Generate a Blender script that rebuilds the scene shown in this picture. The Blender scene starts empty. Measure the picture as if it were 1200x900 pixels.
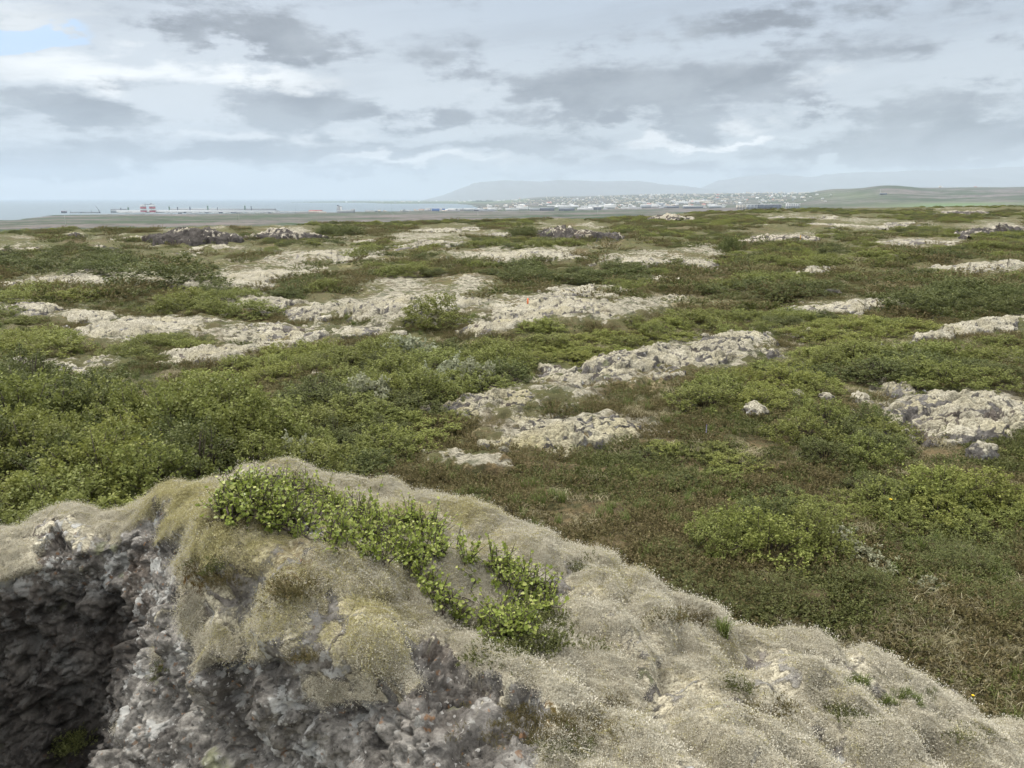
import bpy, math, numpy as np
from mathutils import Vector
R_ = math.radians
rng = np.random.default_rng(7)
scn = bpy.context.scene
col = scn.collection

# ------------------------------------------------------------------ camera numbers
F = 924.0; PITCH = R_(13.3); CP, SP = math.cos(PITCH), math.sin(PITCH)
ZC = 75.0                                   # eye level above the sea

def ray(px, py):
    u = (np.asarray(px, float) - 600) / F; v = (450 - np.asarray(py, float)) / F
    return u, CP + SP * v, -SP + CP * v
def at_z(px, py, z):                         # point on the sight line at height z below/above the eye
    dx, dy, dz = ray(px, py); t = z / dz
    return dx * t, dy * t
def to_px(x, y, z):
    d = y * CP - z * SP; d = np.where(d > 1e-3, d, 1e-3)
    return 600 + F * x / d, 450 - F * (y * SP + z * CP) / d

# ------------------------------------------------------------------ noise
def _h(ix, iy, iz, s):
    h = (ix.astype(np.uint32) * np.uint32(374761393)) ^ (iy.astype(np.uint32) * np.uint32(668265263)) ^ (iz.astype(np.uint32) * np.uint32(2147483647 - 58)) ^ np.uint32((s * 2246822519) & 0xffffffff)
    h = (h ^ (h >> np.uint32(13))) * np.uint32(1274126177)
    h = (h ^ (h >> np.uint32(16))) * np.uint32(2654435761 & 0xffffffff)
    return h ^ (h >> np.uint32(15))
def perlin(x, y, z=None, s=0):
    x = np.asarray(x, np.float32); y = np.asarray(y, np.float32); flat2 = z is None
    z = np.zeros(1, np.float32) if flat2 else np.asarray(z, np.float32)
    x0 = np.floor(x); y0 = np.floor(y); z0 = np.floor(z)
    fx, fy, fz = x - x0, y - y0, z - z0
    xi, yi, zi = x0.astype(np.int64), y0.astype(np.int64), z0.astype(np.int64)
    q = lambda t: t * t * t * (t * (t * 6 - 15) + 10)
    ux, uy, uz = q(fx), q(fy), q(fz)
    out = 0
    for a in (0, 1):
        wx = ux if a else 1 - ux
        for b in (0, 1):
            wy = uy if b else 1 - uy
            for c in ((0,) if flat2 else (0, 1)):
                wz = 1. if flat2 else (uz if c else 1 - uz)
                h = _h(xi + a, yi + b, zi + c, s)
                gx = ((h & np.uint32(1023)).astype(np.float32) / 511.5 - 1)
                gy = (((h >> np.uint32(10)) & np.uint32(1023)).astype(np.float32) / 511.5 - 1)
                gz = (((h >> np.uint32(20)) & np.uint32(1023)).astype(np.float32) / 511.5 - 1)
                out = out + wx * wy * wz * (gx * (fx - a) + gy * (fy - b) + (0. if flat2 else gz * (fz - c)))
    return out * 1.6
def fbm(x, y, z=None, o=4, s=0, lac=2.07, g=.5):
    x = np.asarray(x, np.float32); y = np.asarray(y, np.float32); t = 0; a = 1.; f = 1.
    for i in range(o):
        t = t + a * perlin(x * f, y * f, None if z is None else z * f, s + i * 17); a *= g; f *= lac
    return t
def billow(x, y, z=None, o=3, s=0):
    t = 0; a = 1.; f = 1.
    for i in range(o):
        t = t + a * np.abs(perlin(x * f, y * f, None if z is None else z * f, s + i * 13)); a *= .5; f *= 2.1
    return t
def worley(x, y, z, s=0, cell=False):
    x = np.asarray(x, np.float32); y = np.asarray(y, np.float32); z = np.asarray(z, np.float32)
    x0, y0, z0 = np.floor(x), np.floor(y), np.floor(z)
    xi, yi, zi = x0.astype(np.int64), y0.astype(np.int64), z0.astype(np.int64)
    f1 = np.full(x.shape, 9., np.float32); f2 = f1.copy(); cid = np.zeros(x.shape, np.uint32)
    for a in (-1, 0, 1):
        for b in (-1, 0, 1):
            for c in (-1, 0, 1):
                h = _h(xi + a, yi + b, zi + c, s)
                px = x0 + a + (h & np.uint32(1023)).astype(np.float32) / 1023
                py = y0 + b + ((h >> np.uint32(10)) & np.uint32(1023)).astype(np.float32) / 1023
                pz = z0 + c + ((h >> np.uint32(20)) & np.uint32(1023)).astype(np.float32) / 1023
                d = (px - x) ** 2 + (py - y) ** 2 + (pz - z) ** 2
                m = d < f1
                f2 = np.where(m, f1, np.minimum(f2, d)); f1 = np.where(m, d, f1)
                if cell: cid = np.where(m, (h >> np.uint32(7)) & np.uint32(1023), cid)
    if cell: return np.sqrt(f1), np.sqrt(f2), cid.astype(np.float32) / 1023
    return np.sqrt(f1), np.sqrt(f2)
def sstep(a, b, x):
    t = np.clip((x - a) / (b - a), 0, 1); return t * t * (3 - 2 * t)

# ------------------------------------------------------------------ mesh helpers
def new_mesh(name, V, faces=None, quads=None, mats=(), smooth=False, attrs=None, sizes=None, flat=None, midx=None):
    """quads: (n,k) index array, or flat + sizes for mixed polygons, or a list of faces"""
    me = bpy.data.meshes.new(name)
    V = np.asarray(V, np.float32).reshape(-1, 3)
    if faces is not None:
        sizes = np.array([len(f) for f in faces]); flat = np.concatenate([np.asarray(f) for f in faces])
    elif quads is not None:
        quads = np.asarray(quads); sizes = np.full(len(quads), quads.shape[1]); flat = quads.ravel()
    me.vertices.add(len(V)); me.vertices.foreach_set('co', V.ravel())
    me.loops.add(len(flat)); me.loops.foreach_set('vertex_index', flat.astype(np.int32))
    st = np.concatenate([[0], np.cumsum(sizes)[:-1]])
    me.polygons.add(len(sizes)); me.polygons.foreach_set('loop_start', st.astype(np.int32)); me.polygons.foreach_set('loop_total', sizes.astype(np.int32))
    if midx is not None: me.polygons.foreach_set('material_index', np.asarray(midx, np.int32))
    me.update(calc_edges=True); me.validate()
    if smooth: me.polygons.foreach_set('use_smooth', np.ones(len(sizes), bool))
    for m in mats: me.materials.append(m)
    for k, a in (attrs or {}).items():
        me.attributes.new(k, 'FLOAT', 'POINT').data.foreach_set('value', np.asarray(a, np.float32))
    return me
def link(name, me, loc=(0, 0, 0), parent=None, rot=(0, 0, 0), scale=(1, 1, 1)):
    o = bpy.data.objects.new(name, me); col.objects.link(o)
    o.location = loc; o.rotation_euler = rot; o.scale = scale
    if parent: o.parent = parent
    return o
def tag(o, label=None, cat=None, group=None, kind=None):
    if label: o['label'] = label
    if cat: o['category'] = cat
    if group: o['group'] = group
    if kind: o['kind'] = kind
    return o
def grid_faces(nu, nv):
    i = np.arange(nu * nv).reshape(nu, nv)
    return np.stack([i[:-1, :-1], i[1:, :-1], i[1:, 1:], i[:-1, 1:]], -1).reshape(-1, 4)
class MB:                                    # boxes, bars and tubes gathered into one mesh
    def __init__(s): s.v = []; s.f = []; s.n = 0
    def add(s, V, Fc):
        s.v += [tuple(p) for p in V]; s.f += [[i + s.n for i in f] for f in Fc]; s.n += len(V)
    def box(s, cx, cy, z0, lx, ly, h, roof=0., tx=0., ang=0.):
        a, b = lx / 2, ly / 2; P = []
        for zz, k in ((z0, 1.), (z0 + h, 1 - tx)):
            P += [(-a * k, -b * k, zz), (a * k, -b * k, zz), (a * k, b * k, zz), (-a * k, b * k, zz)]
        Fc = [[0, 3, 2, 1], [0, 1, 5, 4], [1, 2, 6, 5], [2, 3, 7, 6], [3, 0, 4, 7]]
        if roof > 0:
            P += [(-a, 0, z0 + h + roof), (a, 0, z0 + h + roof)]
            Fc = Fc[:2] + [[1, 2, 6, 9, 5], [2, 3, 7, 6], [3, 0, 4, 8, 7], [4, 5, 9, 8], [6, 7, 8, 9]]
        else: Fc.append([4, 5, 6, 7])
        ca, sa = math.cos(ang), math.sin(ang)
        s.add([(cx + x * ca - y * sa, cy + x * sa + y * ca, z) for x, y, z in P], Fc)
    def tube(s, pts, rad, n=6):
        pts = [Vector(p) for p in pts]
        rad = rad if hasattr(rad, '__len__') else [rad] * len(pts); V = []
        for i, p in enumerate(pts):
            d = (pts[min(i + 1, len(pts) - 1)] - pts[max(i - 1, 0)]).normalized()
            u = d.cross(Vector((.31, .87, .38))).normalized(); w = d.cross(u)
            for k in range(n):
                t = 2 * math.pi * k / n; V.append(p + (u * math.cos(t) + w * math.sin(t)) * rad[i])
        Fc = [[i * n + k, i * n + (k + 1) % n, (i + 1) * n + (k + 1) % n, (i + 1) * n + k] for i in range(len(pts) - 1) for k in range(n)]
        Fc += [list(range(n))[::-1], [(len(pts) - 1) * n + k for k in range(n)]]
        s.add(V, Fc)
    def mesh(s, name, mat): return new_mesh(name, np.array(s.v), faces=s.f, mats=[mat])
    def build(s, name, mat, parent=None, loc=(0, 0, 0), rot=(0, 0, 0)): return link(name, s.mesh(name, mat), loc, parent, rot)
def empty(name, loc, rz=0.):
    o = bpy.data.objects.new(name, None); col.objects.link(o); o.location = loc; o.rotation_euler = (0, 0, rz); o.empty_display_size = .1
    return o

# ------------------------------------------------------------------ material helpers
class NT:
    def __init__(s, nt): s.nt = nt; s.n = nt.nodes; s.l = nt.links
    def put(s, node, sock, v):
        if isinstance(v, bpy.types.NodeSocket): s.l.new(v, node.inputs[sock])
        elif v is not None:
            i = node.inputs[sock]
            if hasattr(i, 'default_value'):
                if i.type == 'RGBA' and len(v) == 3: v = (*v, 1)
                i.default_value = v
    def node(s, t, ins=(), **kw):
        n = s.n.new(t)
        for k, v in kw.items(): setattr(n, k, v)
        for k, v in dict(ins).items(): s.put(n, k, v)
        return n
    def math(s, op, a, b=None, c=None, clamp=False):
        n = s.n.new('ShaderNodeMath'); n.operation = op; n.use_clamp = clamp
        for i, v in enumerate((a, b, c)):
            if v is not None: s.put(n, i, v)
        return n.outputs[0]
    def mix(s, f, a, b, mode='MIX'):
        n = s.n.new('ShaderNodeMix'); n.data_type = 'RGBA'; n.blend_type = mode
        s.put(n, 0, f); s.put(n, 6, a); s.put(n, 7, b); return n.outputs[2]
    def noise(s, vec, scale, detail=4., rough=.55, dist=0.):
        n = s.node('ShaderNodeTexNoise', {'Vector': vec, 'Scale': scale, 'Detail': detail, 'Roughness': rough, 'Distortion': dist}); return n.outputs[0]
    def voro(s, vec, scale, feature='F1'):
        n = s.node('ShaderNodeTexVoronoi', {'Vector': vec, 'Scale': scale}, feature=feature); return n
    def ss(s, x, a, b):
        n = s.node('ShaderNodeMapRange', {0: x, 1: a, 2: b, 3: 0., 4: 1.}, interpolation_type='SMOOTHSTEP'); return n.outputs[0]
    def attr(s, name): return s.node('ShaderNodeAttribute', attribute_name=name).outputs['Fac']
    def mapping(s, vec, scale=(1, 1, 1), rot=(0, 0, 0)):
        return s.node('ShaderNodeMapping', {'Vector': vec, 'Scale': scale, 'Rotation': rot}).outputs[0]
def mat_new(name):
    m = bpy.data.materials.new(name); m.use_nodes = True
    t = NT(m.node_tree); t.n.clear(); t.out = t.node('ShaderNodeOutputMaterial')
    return m, t
def finish(t, color, rough=.9, bump=None, dist=.01, spec=.2, bstr=1.):
    p = t.node('ShaderNodeBsdfPrincipled', {'Base Color': color, 'Roughness': rough, 'Specular IOR Level': spec})
    if bump is not None:
        b = t.node('ShaderNodeBump', {'Height': bump, 'Distance': dist, 'Strength': bstr}); t.l.new(b.outputs[0], p.inputs['Normal'])
    t.l.new(p.outputs[0], t.out.inputs[0]); return p
def plain(name, c, rough=.7, var=.15, scale=3.):
    m, t = mat_new(name); tc = t.node('ShaderNodeTexCoord').outputs['Object']
    n = t.noise(tc, scale, 4.); k = tuple(x * (1 - var) for x in c); k2 = tuple(min(1, x * (1 + var)) for x in c)
    finish(t, t.mix(n, k, k2), rough); return m

# ---- moss-and-lava (fore = finer detail). attributes: moss, olive
def moss_rock(name, fs=1., pale=(.56, .52, .405), pale2=(.35, .32, .24), olive=(.36, .32, .175), rockd=(.11, .101, .092), rockl=(.48, .455, .41), white=.53, lich=True):
    m, t = mat_new(name)
    P = t.node('ShaderNodeTexCoord').outputs['Object']
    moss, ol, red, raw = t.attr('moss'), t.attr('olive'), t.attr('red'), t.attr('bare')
    # rock
    n1 = t.noise(P, 5 * fs, 8., .68); n2 = t.noise(P, 28 * fs, 6., .65); n3 = t.noise(P, 1.7 * fs, 3.)
    rock = t.mix(t.ss(n1, .33, .68), rockd, rockl)
    rg = t.node('ShaderNodeTexNoise', {'Vector': P, 'Scale': 6.5 * fs, 'Detail': 9., 'Roughness': .62}, noise_type='RIDGED_MULTIFRACTAL').outputs[0]
    rock = t.mix(t.ss(n2, .35, .62), t.mix(.55, rock, (.04, .036, .032)), rock)
    rock = t.mix(t.math('MULTIPLY', t.ss(n3, .5, .7), .5), rock, (.13, .095, .07))
    wl = t.math('MULTIPLY', t.ss(t.noise(P, 7.5 * fs, 6., .62), white, white + .06), t.ss(t.noise(P, 1.3 * fs, 2.), .42, .58))
    rock = t.mix(t.math('MULTIPLY', wl, .85), rock, (.60, .60, .57))
    if lich:
        wn = t.node('ShaderNodeTexNoise', {'Vector': P, 'Scale': 30 * fs, 'Detail': 4.}).outputs[1]
        Pw = t.node('ShaderNodeVectorMath', {0: P, 1: t.node('ShaderNodeVectorMath', {0: wn, 1: (.055 / fs,) * 3}, operation='MULTIPLY').outputs[0]}, operation='ADD').outputs[0]
        for sc, thr, ch, cut, colr, am in ((17, .24, 0, .80, (.30, .15, .06), .6), (34, .28, 1, .86, (.33, .17, .07), .55), (23, .28, 1, .80, (.58, .57, .54), .75), (44, .33, 2, .80, (.52, .51, .48), .7), (11, .30, 2, .82, (.47, .47, .44), .55), (62, .3, 0, .85, (.03, .028, .025), .6)):
            v = t.voro(Pw, sc * fs); spt = t.math('MULTIPLY', t.ss(v.outputs['Distance'], thr, thr - .08), t.math('GREATER_THAN', t.node('ShaderNodeSeparateColor', {0: v.outputs['Color']}).outputs[ch], cut))
            rock = t.mix(t.math('MULTIPLY', spt, am), rock, colr)
    gl = t.ss(t.noise(P, 3.1 * fs, 5.), .64, .70)
    rock = t.mix(t.math('MULTIPLY', gl, .55), rock, (.25, .27, .13))
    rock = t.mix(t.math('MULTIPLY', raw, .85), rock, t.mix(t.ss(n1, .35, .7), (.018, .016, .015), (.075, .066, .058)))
    # moss
    m1 = t.noise(P, 3.5 * fs, 5., .6); m2 = t.noise(P, 75 * fs, 3., .7)
    Pa = t.mapping(P, (26 * fs, 95 * fs, 60 * fs), (0, 0, R_(-38))); m3 = t.noise(Pa, 1., 3., .65)
    mc = t.mix(t.ss(m1, .3, .7), pale2, pale)
    mc = t.mix(ol, mc, t.mix(t.ss(m1, .35, .7), tuple(c * .75 for c in olive), olive))
    m4 = t.noise(P, 22 * fs, 5., .7)
    mc = t.mix(t.ss(m2, .34, .58), t.mix(.72, mc, (.10, .085, .055)), mc); mc = t.mix(t.math('MULTIPLY', t.ss(m4, .50, .34), .3), mc, (.11, .098, .07)); mc = t.mix(t.math('MULTIPLY', t.ss(m2, .58, .72), .5), mc, (.56, .52, .42))
    mc = t.mix(t.math('MULTIPLY', t.ss(m3, .54, .40), .4), mc, (.12, .105, .078)); m5 = t.noise(t.mapping(P, (6 * fs, 20 * fs, 14 * fs), (0, 0, R_(-38))), 1., 5., .65); mc = t.mix(t.math('MULTIPLY', t.ss(m5, .48, .34), .3), mc, (.15, .135, .10))
    mc = t.mix(t.math('MULTIPLY', red, t.ss(t.noise(P, 40 * fs, 3.), .40, .6)), mc, t.mix(t.noise(P, 30 * fs, 2.), (.05, .055, .015), (.12, .055, .02)))
    edge = t.ss(t.math('ADD', moss, t.math('MULTIPLY', t.math('SUBTRACT', t.noise(P, 18 * fs, 6., .7), .5), .85)), .42, .56)
    c = t.mix(edge, rock, mc)
    rock2 = t.mix(t.ss(rg, .62, .95), rock, t.mix(.6, rock, (.025, .022, .02)))
    c = t.mix(edge, rock2, mc)
    hr = t.math('ADD', t.math('MULTIPLY', t.noise(P, 42 * fs, 8., .72), 1.6), t.math('SUBTRACT', t.math('MULTIPLY', n1, 1.), t.math('MULTIPLY', rg, .8)))
    hm = t.math('ADD', t.math('ADD', t.math('MULTIPLY', m5, .35), t.math('MULTIPLY', m2, .35)), t.math('ADD', t.math('MULTIPLY', m3, .35), t.math('MULTIPLY', m4, .3)))
    _ = t.math('ADD', t.math('ADD', t.math('MULTIPLY', m2, .8), t.math('MULTIPLY', m3, .9)), t.math('MULTIPLY', m4, 1.1))
    h = t.node('ShaderNodeMix', {0: edge, 2: hr, 3: hm}); 
    finish(t, c, .95, h.outputs[0], .020 / fs, .12)
    return m
M_fore = moss_rock('moss_and_lava')
M_mid = moss_rock('pale_moss_lava', .30, pale=(.46, .435, .35), pale2=(.31, .29, .225), olive=(.40, .36, .205), rockd=(.085, .078, .072), rockl=(.27, .255, .235), white=.6, lich=False)
M_far = moss_rock('dark_lava', .12, pale=(.52, .48, .40), pale2=(.36, .33, .26), olive=(.40, .36, .22), rockd=(.045, .04, .038), rockl=(.14, .127, .115), white=.7, lich=False)

# ---- leaves
def leaf_mat(name, lo, hi, tip, transl=.3, var=.35, gloss=.6):
    m, t = mat_new(name); tone = t.attr('tone')
    oi = t.node('ShaderNodeObjectInfo').outputs['Random']
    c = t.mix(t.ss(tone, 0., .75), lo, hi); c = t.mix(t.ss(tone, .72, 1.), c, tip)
    c = t.mix(t.math('MULTIPLY', oi, var), c, tuple(x * y for x, y in zip(lo, (1.25, .95, .9))))
    p = t.node('ShaderNodeBsdfPrincipled', {'Base Color': c, 'Roughness': gloss, 'Specular IOR Level': .2})
    tr = t.node('ShaderNodeBsdfTranslucent', {'Color': t.mix(.5, c, hi)})
    mx = t.node('ShaderNodeMixShader', {0: transl}); t.l.new(p.outputs[0], mx.inputs[1]); t.l.new(tr.outputs[0], mx.inputs[2])
    t.l.new(mx.outputs[0], t.out.inputs[0]); return m
L_birch = leaf_mat('birch_leaves', (.10, .135, .028), (.25, .30, .062), (.41, .43, .14), .34, .0, .38)
L_green = leaf_mat('willow_leaves', (.108, .128, .034), (.212, .238, .066), (.28, .30, .10))
L_bright = leaf_mat('bright_leaves', (.132, .154, .036), (.25, .278, .072), (.33, .345, .11))
L_dark = leaf_mat('dark_leaves', (.070, .086, .029), (.138, .160, .053), (.19, .205, .08))
L_silver = leaf_mat('silver_leaves', (.22, .24, .15), (.36, .38, .26), (.50, .51, .38))
L_heath = leaf_mat('heather_leaves', (.092, .084, .036), (.185, .165, .074), (.25, .19, .11), .2, .4, .7)
L_crow = leaf_mat('crowberry_leaves', (.070, .082, .027), (.138, .154, .050), (.19, .195, .075), .2, .3, .5)
L_straw = leaf_mat('dry_grass', (.19, .17, .095), (.31, .28, .17), (.42, .385, .25), .25, .1, .7)
L_grass = leaf_mat('green_grass', (.07, .10, .02), (.13, .17, .045), (.22, .23, .09), .3, .5, .5)
M_twig = plain('twig_bark', (.075, .06, .05), .8, .4, 60.)

def leaves(C, D, Nn, size, tone, wid=.36, fold=.16, round_=False):
    """folded leaf: C bases, D axis, Nn normal"""
    n = len(C); D = D / np.linalg.norm(D, axis=1, keepdims=True)
    S = np.cross(D, Nn); S /= np.linalg.norm(S, axis=1, keepdims=True) + 1e-9; U = np.cross(S, D)
    prof = [(0, 0), (.30, 1.), (.70, .95), (1., 0)] if not round_ else [(0, 0), (.16, .72), (.42, 1.), (.72, .78), (1., 0)]
    size = np.asarray(size)[:, None]
    mid = [C + D * size * a for a in (0, 1)]
    k = len(prof) - 2
    P = [mid[0]]
    for sgn in (-1, 1):
        for a, w in prof[1:-1]:
            P.append(C + size * (D * a + S * sgn * w * wid + U * fold * w - U * .12 * a * a))
    P.append(mid[1] - U * size * .12)
    nv = 2 + 2 * k
    V = np.stack(P, 1).reshape(-1, 3)
    b = (np.arange(n) * nv)[:, None]
    left = b + np.array([[0] + list(range(1, 1 + k)) + [nv - 1]]); right = b + np.array([[0, nv - 1] + list(range(2 * k, k, -1))])
    return V, np.concatenate([left, right]), np.repeat(tone, nv)
def rand_dir(n, r=rng):
    v = r.normal(size=(n, 3)); return v / np.linalg.norm(v, axis=1, keepdims=True)

def shrub_meshes(name, seed, R, h, ntwig, per, ls, mat, wid=.36, gate=-.12, tight=.055):
    r = np.random.default_rng(seed)
    d = rand_dir(ntwig * 3, r); d[:, 2] = np.abs(d[:, 2]) * 1.05 - .05
    g = perlin(d[:, 0] * 2.6 + seed, d[:, 1] * 2.6, d[:, 2] * 2.6, seed) > gate
    d = d[g][:ntwig]; n = len(d)
    lump = 1 + .34 * perlin(d[:, 0] * 1.7, d[:, 1] * 1.7 + seed, d[:, 2] * 1.7, seed + 5) + .22 * perlin(d[:, 0] * 4.5, d[:, 1] * 4.5, d[:, 2] * 4.5 + seed, seed + 9)
    rho = .50 + .5 * np.sqrt(r.random(n))
    T = d * np.array([R, R, h]) * (lump * rho)[:, None]; T[:, 2] = np.maximum(T[:, 2], .02)
    td = d * np.array([.7, .7, .8]) + np.array([0, 0, .55]) + .35 * rand_dir(n, r)
    td /= np.linalg.norm(td, axis=1, keepdims=True)
    k = np.repeat(np.arange(n), per); m = len(k)
    al = r.random(m)
    C = T[k] - td[k] * ((1 - al) * tight * 2.4)[:, None] + r.normal(size=(m, 3)) * tight * .45
    C[:, 2] = np.maximum(C[:, 2], .01)
    D = td[k] * .7 + rand_dir(m, r) * .9; N = np.array([0, 0, 1.]) + .8 * rand_dir(m, r)
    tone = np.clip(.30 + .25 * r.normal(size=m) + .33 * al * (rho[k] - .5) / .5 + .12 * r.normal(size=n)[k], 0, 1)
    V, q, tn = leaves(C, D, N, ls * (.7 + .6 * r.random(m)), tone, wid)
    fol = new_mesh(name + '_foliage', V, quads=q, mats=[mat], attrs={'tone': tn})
    b = MB()
    for i in r.choice(n, min(n, 70), replace=False):
        p = T[i]; base = np.array([p[0] * .22, p[1] * .22, -.08]); midp = base * .45 + p * .55 + np.array([0, 0, .12 * h]) + r.normal(size=3) * .03 * R
        b.tube([base, midp, p], [.012 * R, .008 * R, .004 * R], 3)
    return fol, b.mesh(name + '_stems', M_twig)

# ------------------------------------------------------------------ the lie of the land (heights below the eye)
DK = np.array([900, 1600, 2400, 3300, 4000, 4600, 5300, 6500, 8000, 10000, 11000, 13000, 16000, 18000, 30000, 80000.])
CK = np.array([-400, 0, 70, 330, 500, 570, 650, 800, 900, 980, 1040, 1110, 1200, 1700.])
ZK = np.array([
    [-39, -54, -66, -75, -85, -90, -90, -90, -90, -90, -90, -90, -90, -90, -90, -90],
    [-39, -54, -65, -75, -85, -90, -90, -90, -90, -90, -90, -90, -90, -90, -90, -90],
    [-38, -52, -62, -69.6, -73.4, -84, -90, -90, -90, -90, -90, -90, -90, -90, -90, -90],
    [-38, -52, -62, -69, -73, -80, -90, -90, -90, -90, -90, -90, -90, -90, -90, -90],
    [-37, -50, -58, -64, -69, -73.5, -85, -90, -90, -80, -69, -67, -67, -80, -90, -90],
    [-37, -49, -56, -63, -69, -72, -73.5, -73.8, -73, -70, -67, -65, -65, -72, -90, -90],
    [-36, -47, -53, -60, -65, -67, -68, -63, -52, -32, -18, 16, 10, -50, -90, -90],
    [-29, -38, -47, -53, -56, -57, -57, -49, -35, 0, 22, 58, 50, 20, -60, -90],
    [-25, -35, -41, -46, -48, -50, -49, -42, -17, 30, 50, 66, 60, 30, -50, -90],
    [-24, -33, -36, -36, -35, -27, -4, 46, 74, 60, 60, 60, 60, 30, -50, -90],
    [-24, -33, -36, -36, -32, -16, 20, 86, 88, 70, 60, 60, 60, 30, -50, -90],
    [-24, -32, -34, -34, -30, -20, 0, 48, 84, 88, 84, 80, 60, 30, -50, -90],
    [-22, -30, -31, -29, -26, -15, 6, 42, 84, 88, 84, 80, 60, 30, -50, -90],
    [-22, -30, -31, -29, -26, -15, 6, 42, 84, 88, 84, 80, 60, 30, -50, -90]], float)
def H(x, y):
    x = np.asarray(x, float); y = np.asarray(y, float)
    d = np.hypot(x, y); yy = np.maximum(y, .25 * np.abs(x) + .01); ax = np.clip(600 + F * (x / yy) / CP, -399, 1699)
    De = np.interp(ax, [0, 200, 400, 600, 720, 800, 900, 1200], [135, 140, 150, 180, 200, 260, 330, 420])
    Ze = np.interp(ax, [0, 200, 400, 600, 720, 800, 900, 1200], [-4.95, -4.8, -4.8, -4.9, -5.0, -4.95, -4.5, -3.7])
    und = .42 * fbm(x / 13, y / 13, o=2, s=3) * sstep(5, 18, d) + .55 * fbm(x / 38, y / 38, o=2, s=8) * sstep(20, 80, d) * (1 - .5 * sstep(.6, 1, d / De))
    und = und + (.20 * fbm(x / 3.4, y / 3.4, o=2, s=21) + .30 * (billow(x / 7.5, y / 7.5, o=2, s=25) - .35) * sstep(9, 16, d)) * sstep(4, 9, d) * (1 - sstep(70, 120, d))
    f = -4.6 + (Ze + 4.6) * sstep(.3, 1., d / De) + und
    f = f - .5 * np.exp(-((x - 3.6) ** 2 + (y - 6.2) ** 2) / 3.)
    # beyond the brow
    ci = np.interp(ax, CK, np.arange(len(CK))); c0 = np.clip(np.floor(ci).astype(int), 0, len(CK) - 2); cf = ci - c0; cf = cf * cf * (3 - 2 * cf)
    di = np.interp(np.log(np.maximum(d, 900)), np.log(DK), np.arange(len(DK))); d0 = np.clip(np.floor(di).astype(int), 0, len(DK) - 2); df = di - d0
    zf = (ZK[c0, d0] * (1 - df) + ZK[c0, d0 + 1] * df) * (1 - cf) + (ZK[c0 + 1, d0] * (1 - df) + ZK[c0 + 1, d0 + 1] * df) * cf
    zf = zf + (1.6 * fbm(x / 420, y / 420, o=3, s=40) + 1.2 * fbm(x / 60, y / 110, o=2, s=43) * (d < 4500)) * sstep(900, 2000, d) * (1 + 2.5 * sstep(.0, 60., zf + 30))
    # a thin spit of land across the bay
    spit = np.exp(-((ax - 385) / 60) ** 4) * np.exp(-((d - 13800) / (500 + 3. * np.clip(ax - 290, 0, 200))) ** 2)
    zf = zf + 21 * spit
    z9 = ZK[c0, 0] * (1 - cf) + ZK[c0 + 1, 0] * cf
    tt = np.clip((d - De) / (900 - De), 0, 1)
    slope = Ze + (z9 - Ze) * (1 - (1 - tt) ** 1.6)
    w = sstep(.93, 1.12, d / De)
    return np.where(d < 900, f * (1 - w) + slope * w, zf)
DS = np.geomspace(3.5, 30000, 900)
def ground(px, py, dz=0.):
    """where a sight line meets the land (first hit), flat arrays"""
    px = np.atleast_1d(np.asarray(px, float)); py = np.atleast_1d(np.asarray(py, float)); px, py = np.broadcast_arrays(px, py)
    dx, dy, dzr = ray(px, py); hl = np.hypot(dx, dy)
    X = np.full(px.shape, np.nan); Y = X.copy(); dzv = np.broadcast_to(dz, px.shape)
    CH = 4000
    for i in range(0, px.size, CH):
        s = slice(i, i + CH); t = DS[None, :] / hl[s, None]
        gx, gy, gz = dx[s, None] * t, dy[s, None] * t, dzr[s, None] * t
        below = gz < H(gx, gy) + dzv[s, None]
        k = below.argmax(1); k = np.where(below.any(1), k, len(DS) - 1); k = np.maximum(k, 1)
        lo, hi = DS[k - 1], DS[k]
        for _ in range(12):
            m = (lo + hi) / 2; tm = m / hl[s]
            b = dzr[s] * tm < H(dx[s] * tm, dy[s] * tm) + dzv[s]
            hi = np.where(b, m, hi); lo = np.where(b, lo, m)
        tm = hi / hl[s]; X[s], Y[s] = dx[s] * tm, dy[s] * tm
    return X, Y
def far_xy(px, Y, z=-60.):                     # a place at forward distance Y in a given bearing
    return (px - 600) / F * (Y * CP - z * SP)

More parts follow.
